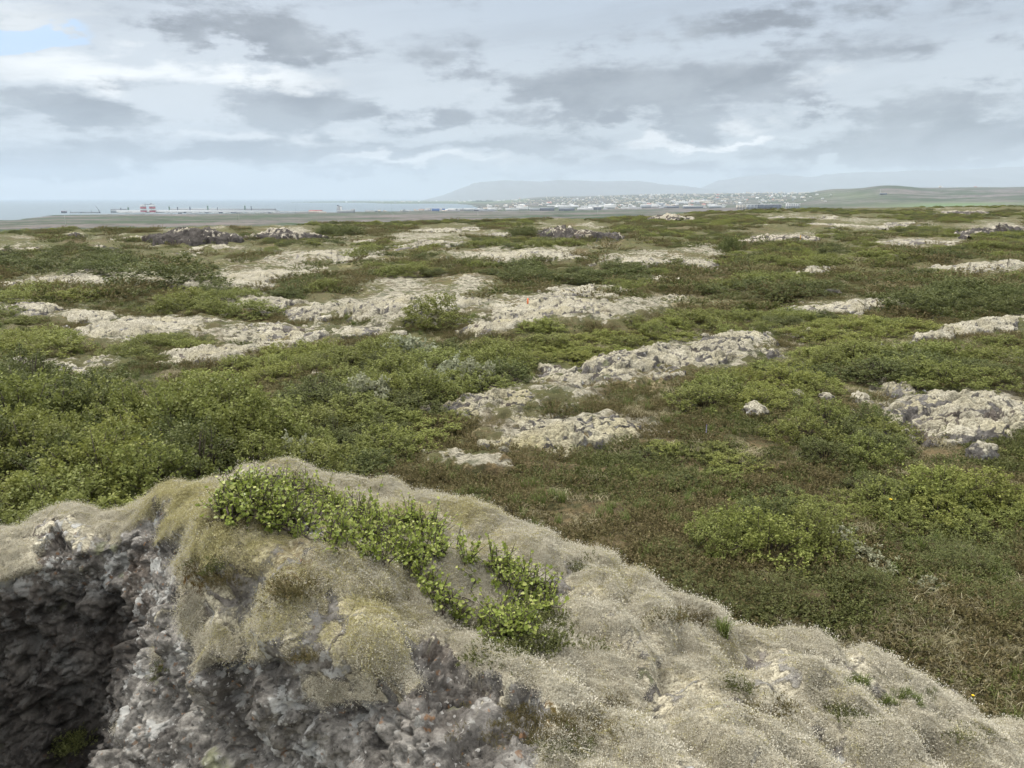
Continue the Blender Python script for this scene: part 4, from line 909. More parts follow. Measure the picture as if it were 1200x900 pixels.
# sprigs that root in the moss of the foreground rock
P, ro, sc, ix = [], [], [], []
for (cx, cy, rx, ry, n, i, s0) in [(255, 678, 26, 9, 16, 0, .3), (345, 692, 24, 9, 14, 0, .32), (640, 850, 70, 26, 100, 0, .2), (612, 748, 46, 22, 70, 1, .42), (650, 730, 20, 10, 16, 1, .35), (800, 722, 26, 6, 16, 0, .34), (785, 717, 16, 5, 8, 1, .3),
        (900, 832, 26, 9, 14, 0, .3), (865, 800, 16, 6, 8, 1, .28), (1000, 835, 28, 10, 14, 1, .32), (1000, 800, 12, 4, 10, 2, .35), (1060, 815, 30, 7, 16, 2, .28), (1030, 822, 14, 5, 8, 2, .26), (848, 742, 7, 5, 5, 2, .45), (700, 835, 22, 9, 12, 0, .3), (350, 770, 16, 6, 8, 0, .26), (270, 612, 38, 5, 22, 0, .24),
        (690, 660, 22, 9, 10, 1, .3), (190, 785, 10, 9, 9, 1, .22), (445, 700, 20, 8, 8, 0, .22), (1130, 860, 20, 5, 8, 1, .3), (240, 560, 14, 4, 7, 0, .3), (660, 872, 36, 14, 40, 1, .18), (85, 870, 14, 22, 16, 1, .5), (250, 660, 12, 14, 10, 1, .24), (920, 690, 30, 6, 10, 2, .4), (640, 690, 24, 8, 10, 1, .3)]:
    for _ in range(n):
        p, nn = on_rock(cx + r.normal() * rx * .6, cy + r.normal() * ry * .6)
        if p is None or p.y > 5.4: continue
        P.append(p); ro.append((r.normal() * .2, r.normal() * .2, r.uniform(0, 6.28))); k = s0 * r.uniform(.6, 1.3); sc.append((k, k, k * .9)); ix.append(i)
scatter('moss_sprigs', np.array(P) - np.array([0, 0, .006]), ro, sc, ix, [h1, h2, g1])
# the woolly pile of the moss itself, on the foreground rock
M_pile = leaf_mat('moss_pile', (.33, .308, .236), (.60, .573, .472), (.75, .725, .63), .25, .15, .9)
M_pileo = leaf_mat('yellow_moss_pile', (.26, .237, .112), (.48, .448, .235), (.61, .575, .37), .25, .15, .9)
def pile(name, seed, n, L, mat):
    r = np.random.default_rng(seed); b = np.c_[r.normal(size=(n, 2)) * .021, np.full(n, -.0015)]
    d = np.c_[r.normal(size=(n, 2)) * .75 + np.array([.30, -.25]), np.full(n, .8)]
    V, q, tn = leaves(b, d, rand_dir(n, r) + np.array([0, 0, .4]), L * r.uniform(.5, 1.3, n), np.clip(r.normal(size=n) * .22 + .5, 0, 1), .20, .05)
    return new_mesh(name, V, quads=q, mats=[mat], attrs={'tone': tn})
ta = single('moss_tuft', pile('moss_tuft', 1, 170, .0050, M_pile), 760, 800, 'small woolly tuft of pale moss on the right slope of the foreground rock', 'moss', 1.)
tb = single('moss_tuft', pile('moss_tuft', 2, 170, .0048, M_pileo), 385, 730, 'small woolly tuft of yellowish moss on the rounded cushion of the foreground rock', 'moss', 1.)
rv, rq, rmoss, rol, rred = ROCK
fc = rv[rq].mean(1); e1 = rv[rq[:, 2]] - rv[rq[:, 0]]; e2 = rv[rq[:, 3]] - rv[rq[:, 1]]; fn = np.cross(e1, e2); ar = np.linalg.norm(fn, axis=1) / 2; fn = fn / (2 * ar[:, None] + 1e-12)
if fn[:, 2].mean() < 0: fn = -fn
qx, qy = to_px(fc[:, 0], fc[:, 1], fc[:, 2]); fm = rmoss[rq].mean(1)
ok = (fm > .60) & (fc[:, 1] > 1.2) & (qx > -60) & (qx < 1260) & (qy < 960) & (rred[rq].mean(1) < .75)
wgt = ar * ok * np.clip((fm - .56) * 4, 0, 1); wgt /= wgt.sum()
N = 66000; pick = r.choice(len(wgt), N, p=wgt); pn = fn[pick]
tilt = np.arccos(np.clip(pn[:, 2], -1, 1)); azn = np.arctan2(pn[:, 0], -pn[:, 1])
# tilt onto the slope, with a modest turn about the normal so that the pile keeps a common lie
rot = np.c_[tilt * np.cos(azn), tilt * np.sin(azn), r.normal(size=N) * .5]
k = r.uniform(.6, 1.25, N); oi = (rol[rq][pick].mean(1) + .25 * r.normal(size=N) > .42).astype(int)
scatter('moss', fc[pick] + (r.random((N, 3)) - .5) * .008, rot, np.c_[k, k, k], oi, [ta, tb])
# a few flowers
M_pet = plain('yellow_petals', (.75, .52, .03), .6, .1); M_lup = plain('lupin_petals', (.27, .23, .42), .6, .2); M_stem = plain('flower_stem', (.09, .13, .04), .6, .2)
def flower(px, py, h, mat, label, name, rad=.022):
    x, y = ground([px], [py], h * .8); root = empty(name, (x[0], y[0], float(H(x, y)[0]))); tag(root, label, 'flower')
    b = MB(); b.tube([(0, 0, -.02), (.01, 0, h * .5), (0, .01, h)], [.003, .003, .002], 5); b.build('stem', M_stem, root)
    C, D, N = [], [], []
    if name == 'lupin':
        for i in range(48):
            a = i * 2.4; C.append((0, .01, h * (.6 + .42 * i / 48))); D.append((math.cos(a), math.sin(a), .5)); N.append((0, 0, 1))
    else:
        for i in range(16):
            a = i * .393; C.append((0, .01, h)); D.append((math.cos(a), math.sin(a), .35 - .2 * (i % 2))); N.append((0, 0, 1))
    V, q, tn = leaves(np.array(C, float), np.array(D, float), np.array(N, float), np.full(len(C), rad), np.full(len(C), .5), .4)
    link('petals', new_mesh('petals', V, quads=q, mats=[mat], attrs={'tone': tn}), parent=root)
flower(1140, 821, .25, M_pet, 'yellow dandelion-like flower beside the crest of the moss slope', 'yellow_flower', .015)
flower(1043, 597, .70, M_pet, 'yellow flower among the willow bank under the big lumpy outcrop', 'yellow_flower', .022)
flower(828, 503, .38, M_lup, 'lone violet lupin in brown heather right of the yellow-pale hump', 'lupin', .013)
# marker stakes
M_or = plain('orange_paint', (.75, .16, .05), .6, .1); M_wd = plain('weathered_wood', (.3, .27, .23), .8, .2)
def stake(px, py, label, c, hgt):
    x, y = ground([px], [py]); z = float(H(x, y)[0]); root = empty('marker_stake', (x[0], y[0], z)); tag(root, label, 'stake')
    b = MB(); b.box(0, 0, -.2, .05, .05, .2 + hgt * .45); b.build('post', M_wd, root)
    b = MB(); b.box(0, 0, hgt * .45, .06, .06, hgt * .55, 0, .1); b.build('painted_top', c, root)
stake(618.5, 362, 'thin orange-topped marker stake in the broken pale moss field', M_or, .42)
stake(937.5, 285, 'small yellowish marker stake on the far slope right of the round bush', plain('ochre_paint', (.6, .33, .08)), .8)

# ------------------------------------------------------------------ the coast, far off
M_wht = plain('white_cladding', (.58, .58, .57), .6, .14, .05); M_gry = plain('grey_cladding', (.34, .36, .38), .6, .1, .05); M_dk = plain('dark_cladding', (.10, .115, .14), .6, .2, .05)
M_blu = plain('blue_cladding', (.06, .14, .36), .6, .1, .05); M_red = plain('red_paint', (.36, .07, .09), .6, .1, .05); M_bei = plain('beige_render', (.55, .50, .42), .7, .1, .05); M_rr = plain('red_roof', (.33, .09, .07), .7, .1, .05); M_gr = plain('green_cladding', (.16, .24, .19), .7, .1, .05); M_stl = plain('steel', (.22, .24, .26), .5, .1, .5)
def gz_at(px, Y):
    z = -60.
    for _ in range(4):
        x = far_xy(px, Y, z); z = float(H(x, Y))
    return x, z
def wpx(n, Y): return n * Y * CP / F
def fbuild(px, Y, wp, hp, name, label, cat, wall, roofm, group=None, dep=.5, gable=.0, win=None, ang=0.):
    """a building wp by hp photograph pixels in size, at forward distance Y"""
    x, z = gz_at(px, Y); z = max(z, -74.6); W, h = wpx(wp, Y), wpx(hp, Y); D = max(W * dep, 6); root = empty(name, (x, Y, z - .5), ang); tag(root, label, cat, group)
    b = MB(); b.box(0, 0, 0, W, D, h, 0); b.build('wall', wall, root)
    b = MB(); b.box(0, 0, h + .02, W * 1.01, D * 1.01, max(.4, .12 * h), gable * h); b.build('roof', roofm, root)
    if win:
        b = MB(); nw = max(3, int(W / 14))
        for f in range(win):
            for i in range(nw): b.box(-W / 2 + W * (i + .5) / nw, -D / 2 - .12, h * (f + .3) / win, W / nw * .6, .2, h / win * .45)
        b.build('windows', M_dk, root)
    return root
# smelter: long halls
fbuild(232, 4080, 188, 2.3, 'smelter_hall', 'longest low white smelter hall on the shore beneath the striped silos', 'hall', M_wht, M_gry, dep=.04, gable=.25)
fbuild(262, 4140, 122, 3.6, 'smelter_hall', 'grey smelter hall behind the longest white hall right of the striped silos', 'hall', M_gry, M_stl, dep=.06, gable=.2)
fbuild(140, 4150, 16, 3.6, 'smelter_hall', 'short dark hall at the left end of the smelter', 'hall', M_gry, M_dk, dep=.5)
for i, (p, w, h, m, q) in enumerate([(146, 12, 1.6, M_wht, 'left of'), (162, 14, 1.5, M_wht, 'below')]):
    fbuild(p, 3960, w, h, 'shed', 'small low white shed on the shore %s the striped silos' % q, 'shed', m, M_gry)
rs_ = np.random.default_rng(5)
for i in range(26):
    p = 196 + i * 5.2 + rs_.normal(); fbuild(p, 3900 + rs_.uniform(-40, 120), rs_.uniform(2, 6), rs_.uniform(.8, 1.6), 'shed', 'small pale shed in the scatter in front of the long smelter halls', 'shed', M_wht if rs_.random() < .7 else M_dk, M_gry if rs_.random() < .5 else M_wht, 'smelter yard sheds')
def silo(px, bands, label):
    Y = 4060; x, z = gz_at(px, Y); root = empty('striped_silo', (x, Y, z - .5)); tag(root, label, 'silo'); Rr = wpx(3.4, Y); hb = wpx(10.4, Y) / bands
    wb, rb = MB(), MB()
    for i in range(bands):
        (rb if i % 2 == 1 else wb).tube([(0, 0, i * hb), (0, 0, (i + 1) * hb)], Rr * (1.0 if i % 2 else 1.004), 24)
    wb.build('white_bands', M_wht, root); rb.build('red_bands', M_red, root)
    c = MB(); c.tube([(0, 0, bands * hb), (0, 0, bands * hb + .12 * Rr), (0, 0, bands * hb + .3 * Rr)], [Rr, Rr * .7, Rr * .2], 24); c.build('cap', M_stl, root)
    return x, Y, z + bands * hb
s1 = silo(168.6, 5, 'left one of the two red and white striped silos at the smelter'); s2 = silo(179.2, 5, 'right one of the two red and white striped silos at the smelter')
b = MB(); b.tube([(s1[0], s1[1], s1[2] + 3), (s2[0], s2[1], s2[2] + 3)], 2.2, 4); b.box(s2[0] - 4, s2[1], s2[2], 9, 8, 9)
tag(b.build('conveyor_bridge', M_stl), 'grey conveyor bridge joining the tops of the striped silos', 'bridge')
for i, (p, h, w, q) in enumerate([(142.3, 4.4, 1.0, 'slim smelter stack at the far left of the halls'), (151.0, 4.8, 1.6, 'squat smelter stack left of the striped silos'), (199, 5.4, 1.4, 'tall smelter stack nearest right of the striped silos'), (208.6, 4.4, 1.0, 'short smelter stack second right of the striped silos'), (223.2, 4.9, 1.1, 'smelter stack third right of the striped silos'), (244, 5.8, 1.5, 'thick smelter stack in the middle of the halls'), (255.3, 3.8, .8, 'thin smelter stack right of the thick middle one'), (287.5, 5.6, 1.5, 'thick smelter stack at the right end of the halls'), (294.8, 5.0, .8, 'thin smelter stack rightmost at the halls')]):
    Y = 4100; x, z = gz_at(p, Y); hh = wpx(h + 3.2, Y); ww = wpx(w, Y) * .62
    b = MB(); b.tube([(0, 0, 0), (0, 0, hh * .96), (0, 0, hh)], [ww, ww * .9, ww * .95], 10); root = empty('smelter_stack', (x, Y, z)); tag(root, q, 'chimney'); b.build('shaft', M_gr if w > 1.2 else M_dk, root)
    b = MB(); b.box(0, 0, 0, ww * 3.2, ww * 3.2, hh * .4); b.build('filter_house', M_gry, root)
def crane(px, jx, jz, base, label):
    Y = 4020; x, z = gz_at(px, Y); root = empty('harbour_crane', (x, Y, z)); tag(root, label, 'crane'); s = wpx(1, Y)
    b = MB(); b.box(0, 0, 0, 1.8 * s, 1.2 * s, base * s * .7, 0, .4); b.build('tower', M_stl, root)
    b = MB(); b.box(0, 0, base * s * .7, 1.2 * s, 1. * s, .8 * s); b.build('cab', M_dk, root)
    b = MB(); b.tube([(0, 0, base * s), (jx * s, 0, jz * s)], [.45 * s, .26 * s], 4); b.tube([(0, 0, base * s), (-.2 * jx * s, 0, (base + .5) * s), (jx * .6 * s, 0, (base + (jz - base) * .62) * s)], .08 * s, 4); b.build('jib', M_stl, root)
crane(117.2, -4.2, 10.6, 3.4, 'tallest harbour crane with raised jib leaning left')
crane(108.0, -.6, 6.0, 1.2, 'slim harbour crane mast left of the tallest crane')
crane(95.4, 6.2, 3.3, 3.2, 'harbour crane with a level jib pointing right')
crane(84.5, -1.6, 5.4, 1.0, 'thin slanting harbour crane near the left quay end')
fbuild(75.5, 4010, 6, 2.2, 'ship', 'small dark ship with a red deckhouse at the left end of the quay', 'ship', M_dk, M_red, dep=.25)
fbuild(100, 4040, 34, 1.2, 'quay_shed', 'long low grey quay shed under the harbour cranes', 'shed', M_gry, M_dk, dep=.1)
# right of the smelter
fbuild(332, 4150, 12, 1.5, 'warehouse', 'pale low warehouse between the smelter and the red-roofed hall', 'warehouse', M_wht, M_dk)
fbuild(350, 4100, 26, 1.6, 'warehouse', 'long dark-roofed warehouse left of the red-roofed hall', 'warehouse', M_wht, M_dk, dep=.2)
fbuild(370, 4060, 15, 2.2, 'warehouse', 'yellowish hall with a red roof on the shore', 'hall', M_bei, M_rr, gable=.3)
fbuild(377.5, 4040, 9, 1.6, 'warehouse', 'small cream building right of the red-roofed hall', 'building', M_bei, M_wht)
fbuild(396.3, 4100, 2.2, 7.6, 'tower_block', 'slim grey tower left of its pale neighbour on the shore', 'tower', M_gry, M_dk, dep=1)
fbuild(399.2, 4110, 2.8, 6.6, 'tower_block', 'pale tower beside the slim grey tower on the shore', 'tower', M_wht, M_gry, dep=1)
fbuild(405, 4080, 18, 2.4, 'warehouse', 'grey works at the foot of the two shore towers', 'building', M_gry, M_wht)
fbuild(413.5, 4090, 5, 3.6, 'warehouse', 'small bluish block right of the two shore towers', 'building', M_gry, M_wht, dep=.8)
# pylons and street-lamp like masts
def mast(px, Y, hp, base_py, label, name='lattice_mast', mat=None, rad=.12):
    x, z = gz_at(px, Y); h = wpx(hp, Y); root = empty(name, (x, Y, z)); tag(root, label, 'mast'); w = wpx(rad, Y)
    b = MB(); b.tube([(0, 0, -1), (0, 0, h * .6), (0, 0, h)], [w, w * .8, w * .5], 6); b.build('pole', mat or M_stl, root)
    b = MB(); b.box(0, 0, h * .97, w * 6, w * 1.2, h * .02); b.build('crossarm', mat or M_stl, root)
mast(459.4, 3300, 12, 0, 'grey radio mast on the plain before the bay')
mast(346.3, 3950, 7.5, 0, 'slim grey mast left of the red-roofed hall')
for p, Y, h, q in [(76.8, 1750, 11.5, 'pale lamp mast on the plain below the harbour cranes'), (280.2, 2000, 12, 'pale lamp mast on the plain right of the pointed lava mound'), (460.6, 2300, 6, 'short pale lamp mast on the plain under the radio mast'), (700.5, 2600, 7, 'pale lamp mast in front of the town above the jagged outcrop'), (1031.5, 4900, 4.5, 'tiny white mast on the green hillside'), (560, 2600, 5, 'faint pale mast on the plain left of the town')]: mast(p, Y, h, 0, q, 'lamp_mast', M_wht, .11)
# the town: the front rows by hand ...
for a in [(514, 4420, 15, 3.2, M_blu, M_gry, 'bright blue warehouse by the bay shore'), (502, 4430, 7, 3.2, M_wht, M_gry, 'white hall left of the blue warehouse'), (494, 4440, 7, 2.0, M_bei, M_rr, 'low reddish shed left of the white shore hall'), (475, 4450, 12, 1.6, M_wht, M_gry, 'low white shed on the bay shore right of the radio mast'), (433, 4400, 10, 1.4, M_wht, M_dk, 'low white shed on the bay shore left of the radio mast'), (443, 4350, 6, 1.2, M_dk, M_gry, 'low dark shed near the radio mast'),
          (532, 4450, 14, 2.4, M_wht, M_wht, 'long white hall right of the blue warehouse'), (550, 4400, 12, 2.6, M_gry, M_wht, 'grey hall with a white roof at the town front'), (562, 4300, 13, 2.2, M_dk, M_gry, 'dark warehouse at the front of the town'), (577, 4450, 12, 3.2, M_wht, M_wht, 'white hall above the dark front warehouse'), (570, 4250, 18, 1.8, M_gry, M_dk, 'low grey warehouse row below the white halls'), (600, 4500, 16, 2.6, M_wht, M_gry, 'white warehouse left of the twin-roofed hall'), (612, 4600, 14, 3.4, M_wht, M_wht, 'large white twin-roofed hall in the town front'), (628, 4250, 14, 2.6, M_gry, M_gry, 'grey shed below the large white hall'), (641, 4150, 17, 3.0, M_dk, M_stl, 'dark blue-grey warehouse in the front row'), (664, 4150, 18, 3.0, M_dk, M_gry, 'dark warehouse with pale roof right in the front row'), (686, 4300, 18, 2.2, M_wht, M_wht, 'long white hall right of the dark front warehouses'), (700, 4350, 9, 3.2, M_dk, M_wht, 'dark glazed block in the town front'), (715, 4600, 14, 4.4, M_wht, M_wht, 'tall white block near the middle of the town'), (740, 4400, 22, 1.8, M_wht, M_gry, 'long low white hall in the middle of the town front'), (757, 4700, 12, 3.4, M_gry, M_wht, 'grey arched hall in the town right of middle'), (768, 4750, 8, 3.6, M_wht, M_wht, 'white gabled block beside the grey arched hall'), (788, 4500, 14, 2.2, M_dk, M_gry, 'low dark block on the right of the town front'), (812, 4300, 22, 2.6, M_dk, M_wht, 'long dark building with pale roof right of the town front'), (838, 4300, 14, 2.8, M_gry, M_wht, 'grey apartment bar above the mossy knoll'),
          (662, 5600, 24, 1.6, M_wht, M_wht, 'long white roof in the second row of the town'), (690, 5600, 18, 1.6, M_wht, M_gry, 'second long white roof right in the second row'), (655, 6000, 28, 1.4, M_wht, M_wht, 'long white roof in the third row of the town'), (700, 6200, 20, 1.3, M_wht, M_gry, 'pale long roof to the right in the third row'), (800, 6500, 16, 2.2, M_wht, M_wht, 'bright white cluster hall in the right upper town'), (815, 7000, 14, 2.6, M_wht, M_bei, 'bright cream block in the right upper town'), (826, 6800, 12, 2.4, M_bei, M_wht, 'cream block right of the bright cluster hall')]:
    fbuild(a[0], a[1], a[2], a[3], 'warehouse' if a[2] > 9 else 'town_building', a[6], 'building', a[4], a[5], dep=.45, gable=.12)
for p, w, m, q in [(868, 10, M_bei, 'cream apartment block at the left end of the long apartment row'), (881, 12, M_gry, 'grey apartment block second in the long apartment row'), (891, 7, M_dk, 'dark slab in the middle of the long apartment row'), (905, 19, M_dk, 'long dark blue-grey apartment slab on the right slope'), (925, 8, M_wht, 'white gabled apartment block right of the long dark slab'), (933, 8, M_wht, 'white apartment block at the right end of the apartment row')]:
    fbuild(p, 3500, w, 5.0, 'apartment_block', q, 'apartments', m, M_wht, dep=.3, win=3)
fbuild(1035, 4800, 7, 2, 'farmhouse', 'small dark farmhouse on the green hillside', 'house', M_dk, M_gry)
# ... the rest district by district
walls = [M_wht, M_wht, M_wht, M_bei, M_gry, M_wht]; roofs = [M_wht, M_gry, M_gry, M_rr, M_dk, M_wht]
proto = {}
def house_mesh(wi, shape):
    if (wi, shape) not in proto:
        b = MB()
        if shape == 0: b.box(0, 0, 0, 1, .7, .8, .35)
        elif shape == 1: b.box(0, 0, 0, 1, .6, 1.); b.box(.2, 0, 1., .3, .3, .22)
        else: b.box(0, 0, 0, 1, .5, .7); b.box(-.25, -.1, .7, .5, .4, .5, .1)
        n = len(b.f); me = new_mesh('house', np.array(b.v), faces=b.f, mats=[walls[wi], roofs[wi]])
        me.polygons.foreach_set('material_index', [1 if abs(p.normal.z) > .3 else 0 for p in me.polygons]); proto[wi, shape] = me
    return proto[wi, shape]
DIST = [('small pale building in the low industrial quarter at the town front', 'industrial quarter', 440, 850, 4250, 5600, 76, (3, 8), (1.2, 2.6)),
        ('small white building in the crowded middle town', 'middle town', 560, 860, 5300, 7600, 72, (2, 6), (1.2, 2.2)),
        ('tiny white building along the upper town skyline', 'upper town skyline', 630, 940, 8800, 11800, 62, (1.2, 3.2), (1.0, 2.2)),
        ('small bright house in the right-hand town below the green hill', 'right town', 800, 960, 5600, 8600, 52, (1.5, 4), (1.2, 2.4)),
        ('tiny white house on the ridge right of the green hill', 'ridge houses', 1090, 1170, 7300, 8600, 26, (1.2, 3.), (1.2, 2.2)),
        ('tiny pale building on the low headland across the bay', 'headland buildings', 400, 620, 10800, 15800, 40, (1.5, 3.5), (.7, 1.2)),
        ('small pale house on the slope left of the green hill', 'slope houses', 890, 975, 4300, 5600, 18, (1.2, 3), (.9, 1.6))]
rb = np.random.default_rng(77)
for label, group, p0, p1, y0, y1, n, (w0, w1), (h0, h1_) in DIST:
    for _ in range(n):
        p, Y = rb.uniform(p0, p1), rb.uniform(y0, y1); x, z = gz_at(p, Y)
        if z < -74.6: continue
        o = link('town_building', house_mesh(int(rb.integers(6)), int(rb.integers(3))), (x, Y, z - 1), rot=(0, 0, rb.uniform(-.5, .5)), scale=(wpx(rb.uniform(w0, w1), Y), wpx(rb.uniform(w0, w1), Y), wpx(rb.uniform(h0, h1_), Y)))
        tag(o, label, 'building', group)
b = MB()
for _ in range(700):
    p, Y = rb.uniform(600, 950), rb.uniform(6200, 12500)
    if rb.random() > .35 + .65 * np.exp(-((p - 800) / 110) ** 2): continue
    x, z = gz_at(p, Y); b.box(x, Y, z - 1, wpx(rb.uniform(.8, 2.4), Y), 12, wpx(rb.uniform(.6, 1.5), Y), 0, 0, rb.uniform(-.5, .5))
tag(b.build('distant_town', M_bei), kind='stuff')
# a few dark tree belts in the town and on the headland
M_belt = plain('tree_belt', (.035, .055, .03), .9, .5, .03)
b = MB()
def belt(px, Y, wp, hp, label):
    x, z = gz_at(px, Y); W, h = wpx(wp, Y), wpx(hp, Y); nu, nv = 60, 14
    U, Vv = np.meshgrid(np.linspace(-1, 1, nu), np.linspace(-1, 1, nv), indexing='ij')
    X, Yy = U * W / 2, Vv * max(W * .12, 20); zz = h * np.clip(1 - np.abs(U) ** 4, 0, 1) * np.clip(1 - Vv ** 2, 0, 1) ** .5 * (.7 + .6 * fbm(X / h / 1.5, Yy / h / 1.5, o=3, s=int(px))) - .5
    tag(link('tree_belt', new_mesh('belt', np.stack([X, Yy, zz], -1), quads=grid_faces(nu, nv), mats=[M_belt], smooth=True), (x, Y, z)), label, 'trees', kind='stuff')
belt(567, 12500, 30, 2.2, 'dark line of trees on the headland'); belt(640, 5200, 30, 1.2, 'dark belt'); belt(790, 7800, 50, 1.0, 'dark belt'); belt(870, 9600, 60, 1.2, 'dark belt'); belt(720, 5100, 40, 1.0, 'dark belt'); belt(960, 6100, 40, 1.2, 'dark belt')

# ------------------------------------------------------------------ air
hz = bpy.data.materials.new('haze'); hz.use_nodes = True; t = NT(hz.node_tree); t.n.clear(); out = t.node('ShaderNodeOutputMaterial')
pv = t.node('ShaderNodeVolumePrincipled', {'Color': (.58, .68, .79), 'Density': 5.0e-5, 'Anisotropy': 0.}); t.l.new(pv.outputs[0], out.inputs['Volume'])
b = MB(); b.box(0, 0, -100, 64000, 64000, 1105); tag(b.build('haze', hz), kind='stuff')

# ------------------------------------------------------------------ sky
SUN_EL, SUN_AZ = 52., -55.
w = bpy.data.worlds.new('World'); scn.world = w; w.use_nodes = True; t = NT(w.node_tree); t.n.clear()
G = t.node('ShaderNodeTexCoord').outputs['Generated']; sp = t.node('ShaderNodeSeparateXYZ', {0: G})
a = t.math('ARCTAN2', sp.outputs[0], sp.outputs[1]); e = t.math('ARCSINE', sp.outputs[2])
cv = t.node('ShaderNodeCombineXYZ', {0: t.math('MULTIPLY', a, 1.), 1: t.math('MULTIPLY', e, 2.3), 2: .0}).outputs[0]
nA = t.noise(cv, 8., 8., .60, .3); nB = t.noise(t.node('ShaderNodeVectorMath', {0: cv, 1: (5.2, 1.7, 3.1)}).outputs[0], 11., 8., .60)
st = t.noise(t.node('ShaderNodeCombineXYZ', {0: t.math('MULTIPLY', a, 3.), 1: t.math('ADD', t.math('MULTIPLY', e, 26.), t.math('MULTIPLY', a, -3.)), 2: .7}).outputs[0], 1., 6., .6)
wa = t.math('ADD', a, t.math('MULTIPLY', t.math('SUBTRACT', nA, .5), .20)); we = t.math('ADD', e, t.math('MULTIPLY', t.math('SUBTRACT', nB, .5), .085))
def sky_ae(px, py):
    dx, dy, dz = ray(px, py); return math.atan2(float(dx), float(dy)), math.atan2(float(dz), math.hypot(float(dx), float(dy)))
def blobs(L):
    tot = None
    for (px, py, rx, ry, amp) in L:
        a0, e0 = sky_ae(px, py); ra, re = rx / F, ry / F
        qa = t.math('MULTIPLY', t.math('SUBTRACT', wa, a0), 1 / ra); qe = t.math('MULTIPLY', t.math('SUBTRACT', we, e0), 1 / re)
        s = t.math('ADD', t.math('MULTIPLY', qa, qa), t.math('MULTIPLY', qe, qe)); g = t.math('MULTIPLY', t.math('EXPONENT', t.math('MULTIPLY', s, -1.)), amp)
        tot = g if tot is None else t.math('ADD', tot, g)
    return tot
darkL = [(85, 133, 70, 24, 1.), (250, 30, 110, 26, .75), (340, 45, 60, 26, .6), (360, 125, 75, 22, 1.), (520, 70, 60, 22, .55), (670, 118, 60, 26, .95), (620, 150, 60, 18, .5), (800, 140, 55, 22, 1.), (800, 92, 110, 18, .8), (900, 105, 60, 12, .6), (940, 124, 26, 10, .8), (1040, 140, 60, 20, .8), (1130, 148, 60, 22, .8), (980, 178, 110, 10, 1.), (1160, 120, 50, 14, .5), (150, 180, 120, 9, .9), (330, 178, 90, 8, .85), (540, 128, 40, 10, .5), (500, 172, 90, 7, .85), (640, 175, 60, 9, .8), (760, 195, 110, 8, .9), (420, 197, 160, 6, .7), (1120, 185, 90, 8, .8), (1190, 160, 60, 16, .5), (520, 140, 36, 9, .5), (900, 30, 240, 34, .5), (1120, 60, 120, 26, .35), (30, 195, 90, 9, .75)]
briL = [(60, 75, 110, 22, .5), (20, 14, 60, 14, .5), (170, 85, 110, 20, .5), (300, 92, 80, 12, .6), (520, 188, 60, 4.5, 1.2), (440, 182, 40, 3.5, .8), (770, 172, 60, 5.5, .9), (870, 168, 70, 4.5, .9), (745, 160, 16, 14, .6), (560, 110, 90, 16, .4), (965, 95, 70, 14, .4), (1130, 128, 50, 7, .6), (885, 150, 40, 9, .6), (380, 160, 60, 6, .4), (90, 217, 60, 3, .6), (240, 208, 70, 3, .5), (260, 160, 60, 6, .5), (1000, 158, 20, 8, .5)]
nF = t.noise(cv, 30., 7., .66); nL = t.noise(t.node('ShaderNodeCombineXYZ', {0: t.math('MULTIPLY', a, 5.), 1: t.math('MULTIPLY', e, 34.), 2: 2.2}).outputs[0], 1., 7., .6)
D_ = t.ss(t.math('ADD', t.math('ADD', blobs(darkL), t.math('ADD', t.math('MULTIPLY', t.math('SUBTRACT', nF, .5), 1.3), t.math('MULTIPLY', t.math('SUBTRACT', nL, .5), 1.8))), t.math('MULTIPLY', t.math('SUBTRACT', nB, .5), 1.6)), .20, .80)
B_ = t.ss(t.math('ADD', blobs(briL), t.math('MULTIPLY', t.math('SUBTRACT', st, .52), 2.2)), .18, .85)
K = 4.6                                        # the background runs at strength 0.1
c3 = lambda r, g, b_: (r * K, g * K, b_ * K)
lowc = t.mix(t.ss(e, 0., .12), c3(.52, .585, .62), c3(.53, .58, .625)); lowc = t.mix(t.ss(e, .10, .24), lowc, c3(.43, .495, .58))
lowc = t.mix(t.math('MULTIPLY', t.ss(t.math('MULTIPLY', a, -1.), -.15, .45), .45), lowc, c3(.66, .70, .745))
cl = t.mix(t.math('MULTIPLY', B_, .95), lowc, c3(.92, .94, .94)); cl = t.mix(t.math('MULTIPLY', D_, .95), cl, t.mix(t.ss(nA, .35, .65), c3(.185, .205, .235), c3(.33, .36, .395)))
cl = t.mix(t.math('MULTIPLY', t.ss(st, .45, .68), .42), cl, c3(.33, .37, .42))
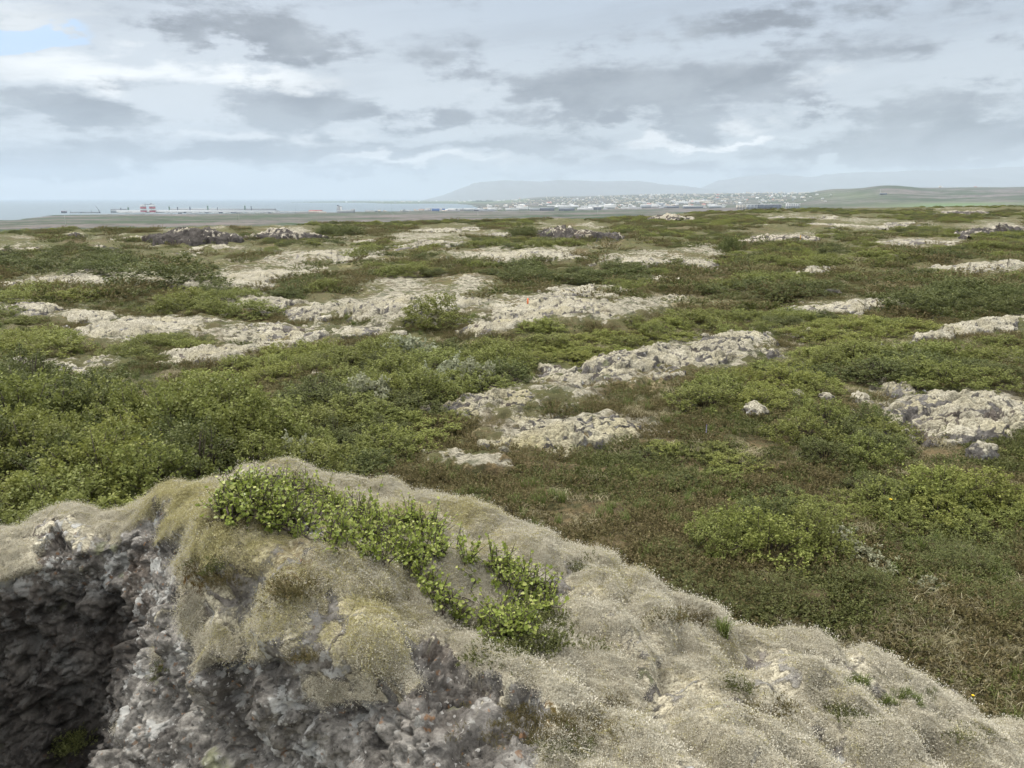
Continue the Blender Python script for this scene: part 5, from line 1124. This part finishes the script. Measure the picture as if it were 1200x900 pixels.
up = t.ss(e, R_(16), R_(48)); cl = t.mix(up, cl, c3(2.1, 2.07, 2.02))       # the cloud is thinner and brighter overhead
sky = t.node('ShaderNodeTexSky', sky_type='NISHITA', sun_disc=False, sun_elevation=R_(SUN_EL), sun_rotation=R_(SUN_AZ), dust_density=2.)
hole = t.ss(t.math('ADD', blobs([(46, 35, 50, 9, 1.9), (8, 46, 34, 6, 1.4)]), t.math('MULTIPLY', t.math('SUBTRACT', nA, .5), 2.2)), .75, 1.35)
cover = t.math('SUBTRACT', .97, t.math('MULTIPLY', hole, .9))
fin = t.mix(cover, t.mix(.85, sky.outputs[0], c3(.36, .52, .76)), cl)
bg = t.node('ShaderNodeBackground', {'Color': fin, 'Strength': .1}); t.l.new(bg.outputs[0], t.node('ShaderNodeOutputWorld').inputs[0])
sl = bpy.data.lights.new('sun', 'SUN'); sl.energy = 1.5; sl.angle = R_(11); sl.color = (1., .955, .88)
so = bpy.data.objects.new('sun', sl); col.objects.link(so)
sd = Vector((math.sin(R_(SUN_AZ)) * math.cos(R_(SUN_EL)), math.cos(R_(SUN_AZ)) * math.cos(R_(SUN_EL)), math.sin(R_(SUN_EL))))
so.rotation_euler = sd.to_track_quat('Z', 'Y').to_euler(); so.location = sd * 200

# ------------------------------------------------------------------ camera and render
cd = bpy.data.cameras.new('camera'); cd.sensor_fit = 'HORIZONTAL'; cd.sensor_width = 36; cd.lens = 36 * F / 1200; cd.clip_start = .05; cd.clip_end = 200000
co = bpy.data.objects.new('camera', cd); col.objects.link(co); co.rotation_euler = (math.pi / 2 - PITCH, 0, 0); scn.camera = co
scn.view_settings.view_transform = 'Standard'; scn.view_settings.look = 'None'; scn.view_settings.exposure = 1.42; scn.view_settings.gamma = 1
cy = scn.cycles; cy.max_bounces = 6; cy.diffuse_bounces = 3; cy.transmission_bounces = 3; cy.volume_bounces = 1; cy.use_adaptive_sampling = True; cy.adaptive_threshold = .02
cy.use_denoising = True; cy.denoiser = 'OPENIMAGEDENOISE'; cy.denoising_input_passes = 'RGB_ALBEDO_NORMAL'; cy.denoising_prefilter = 'ACCURATE'
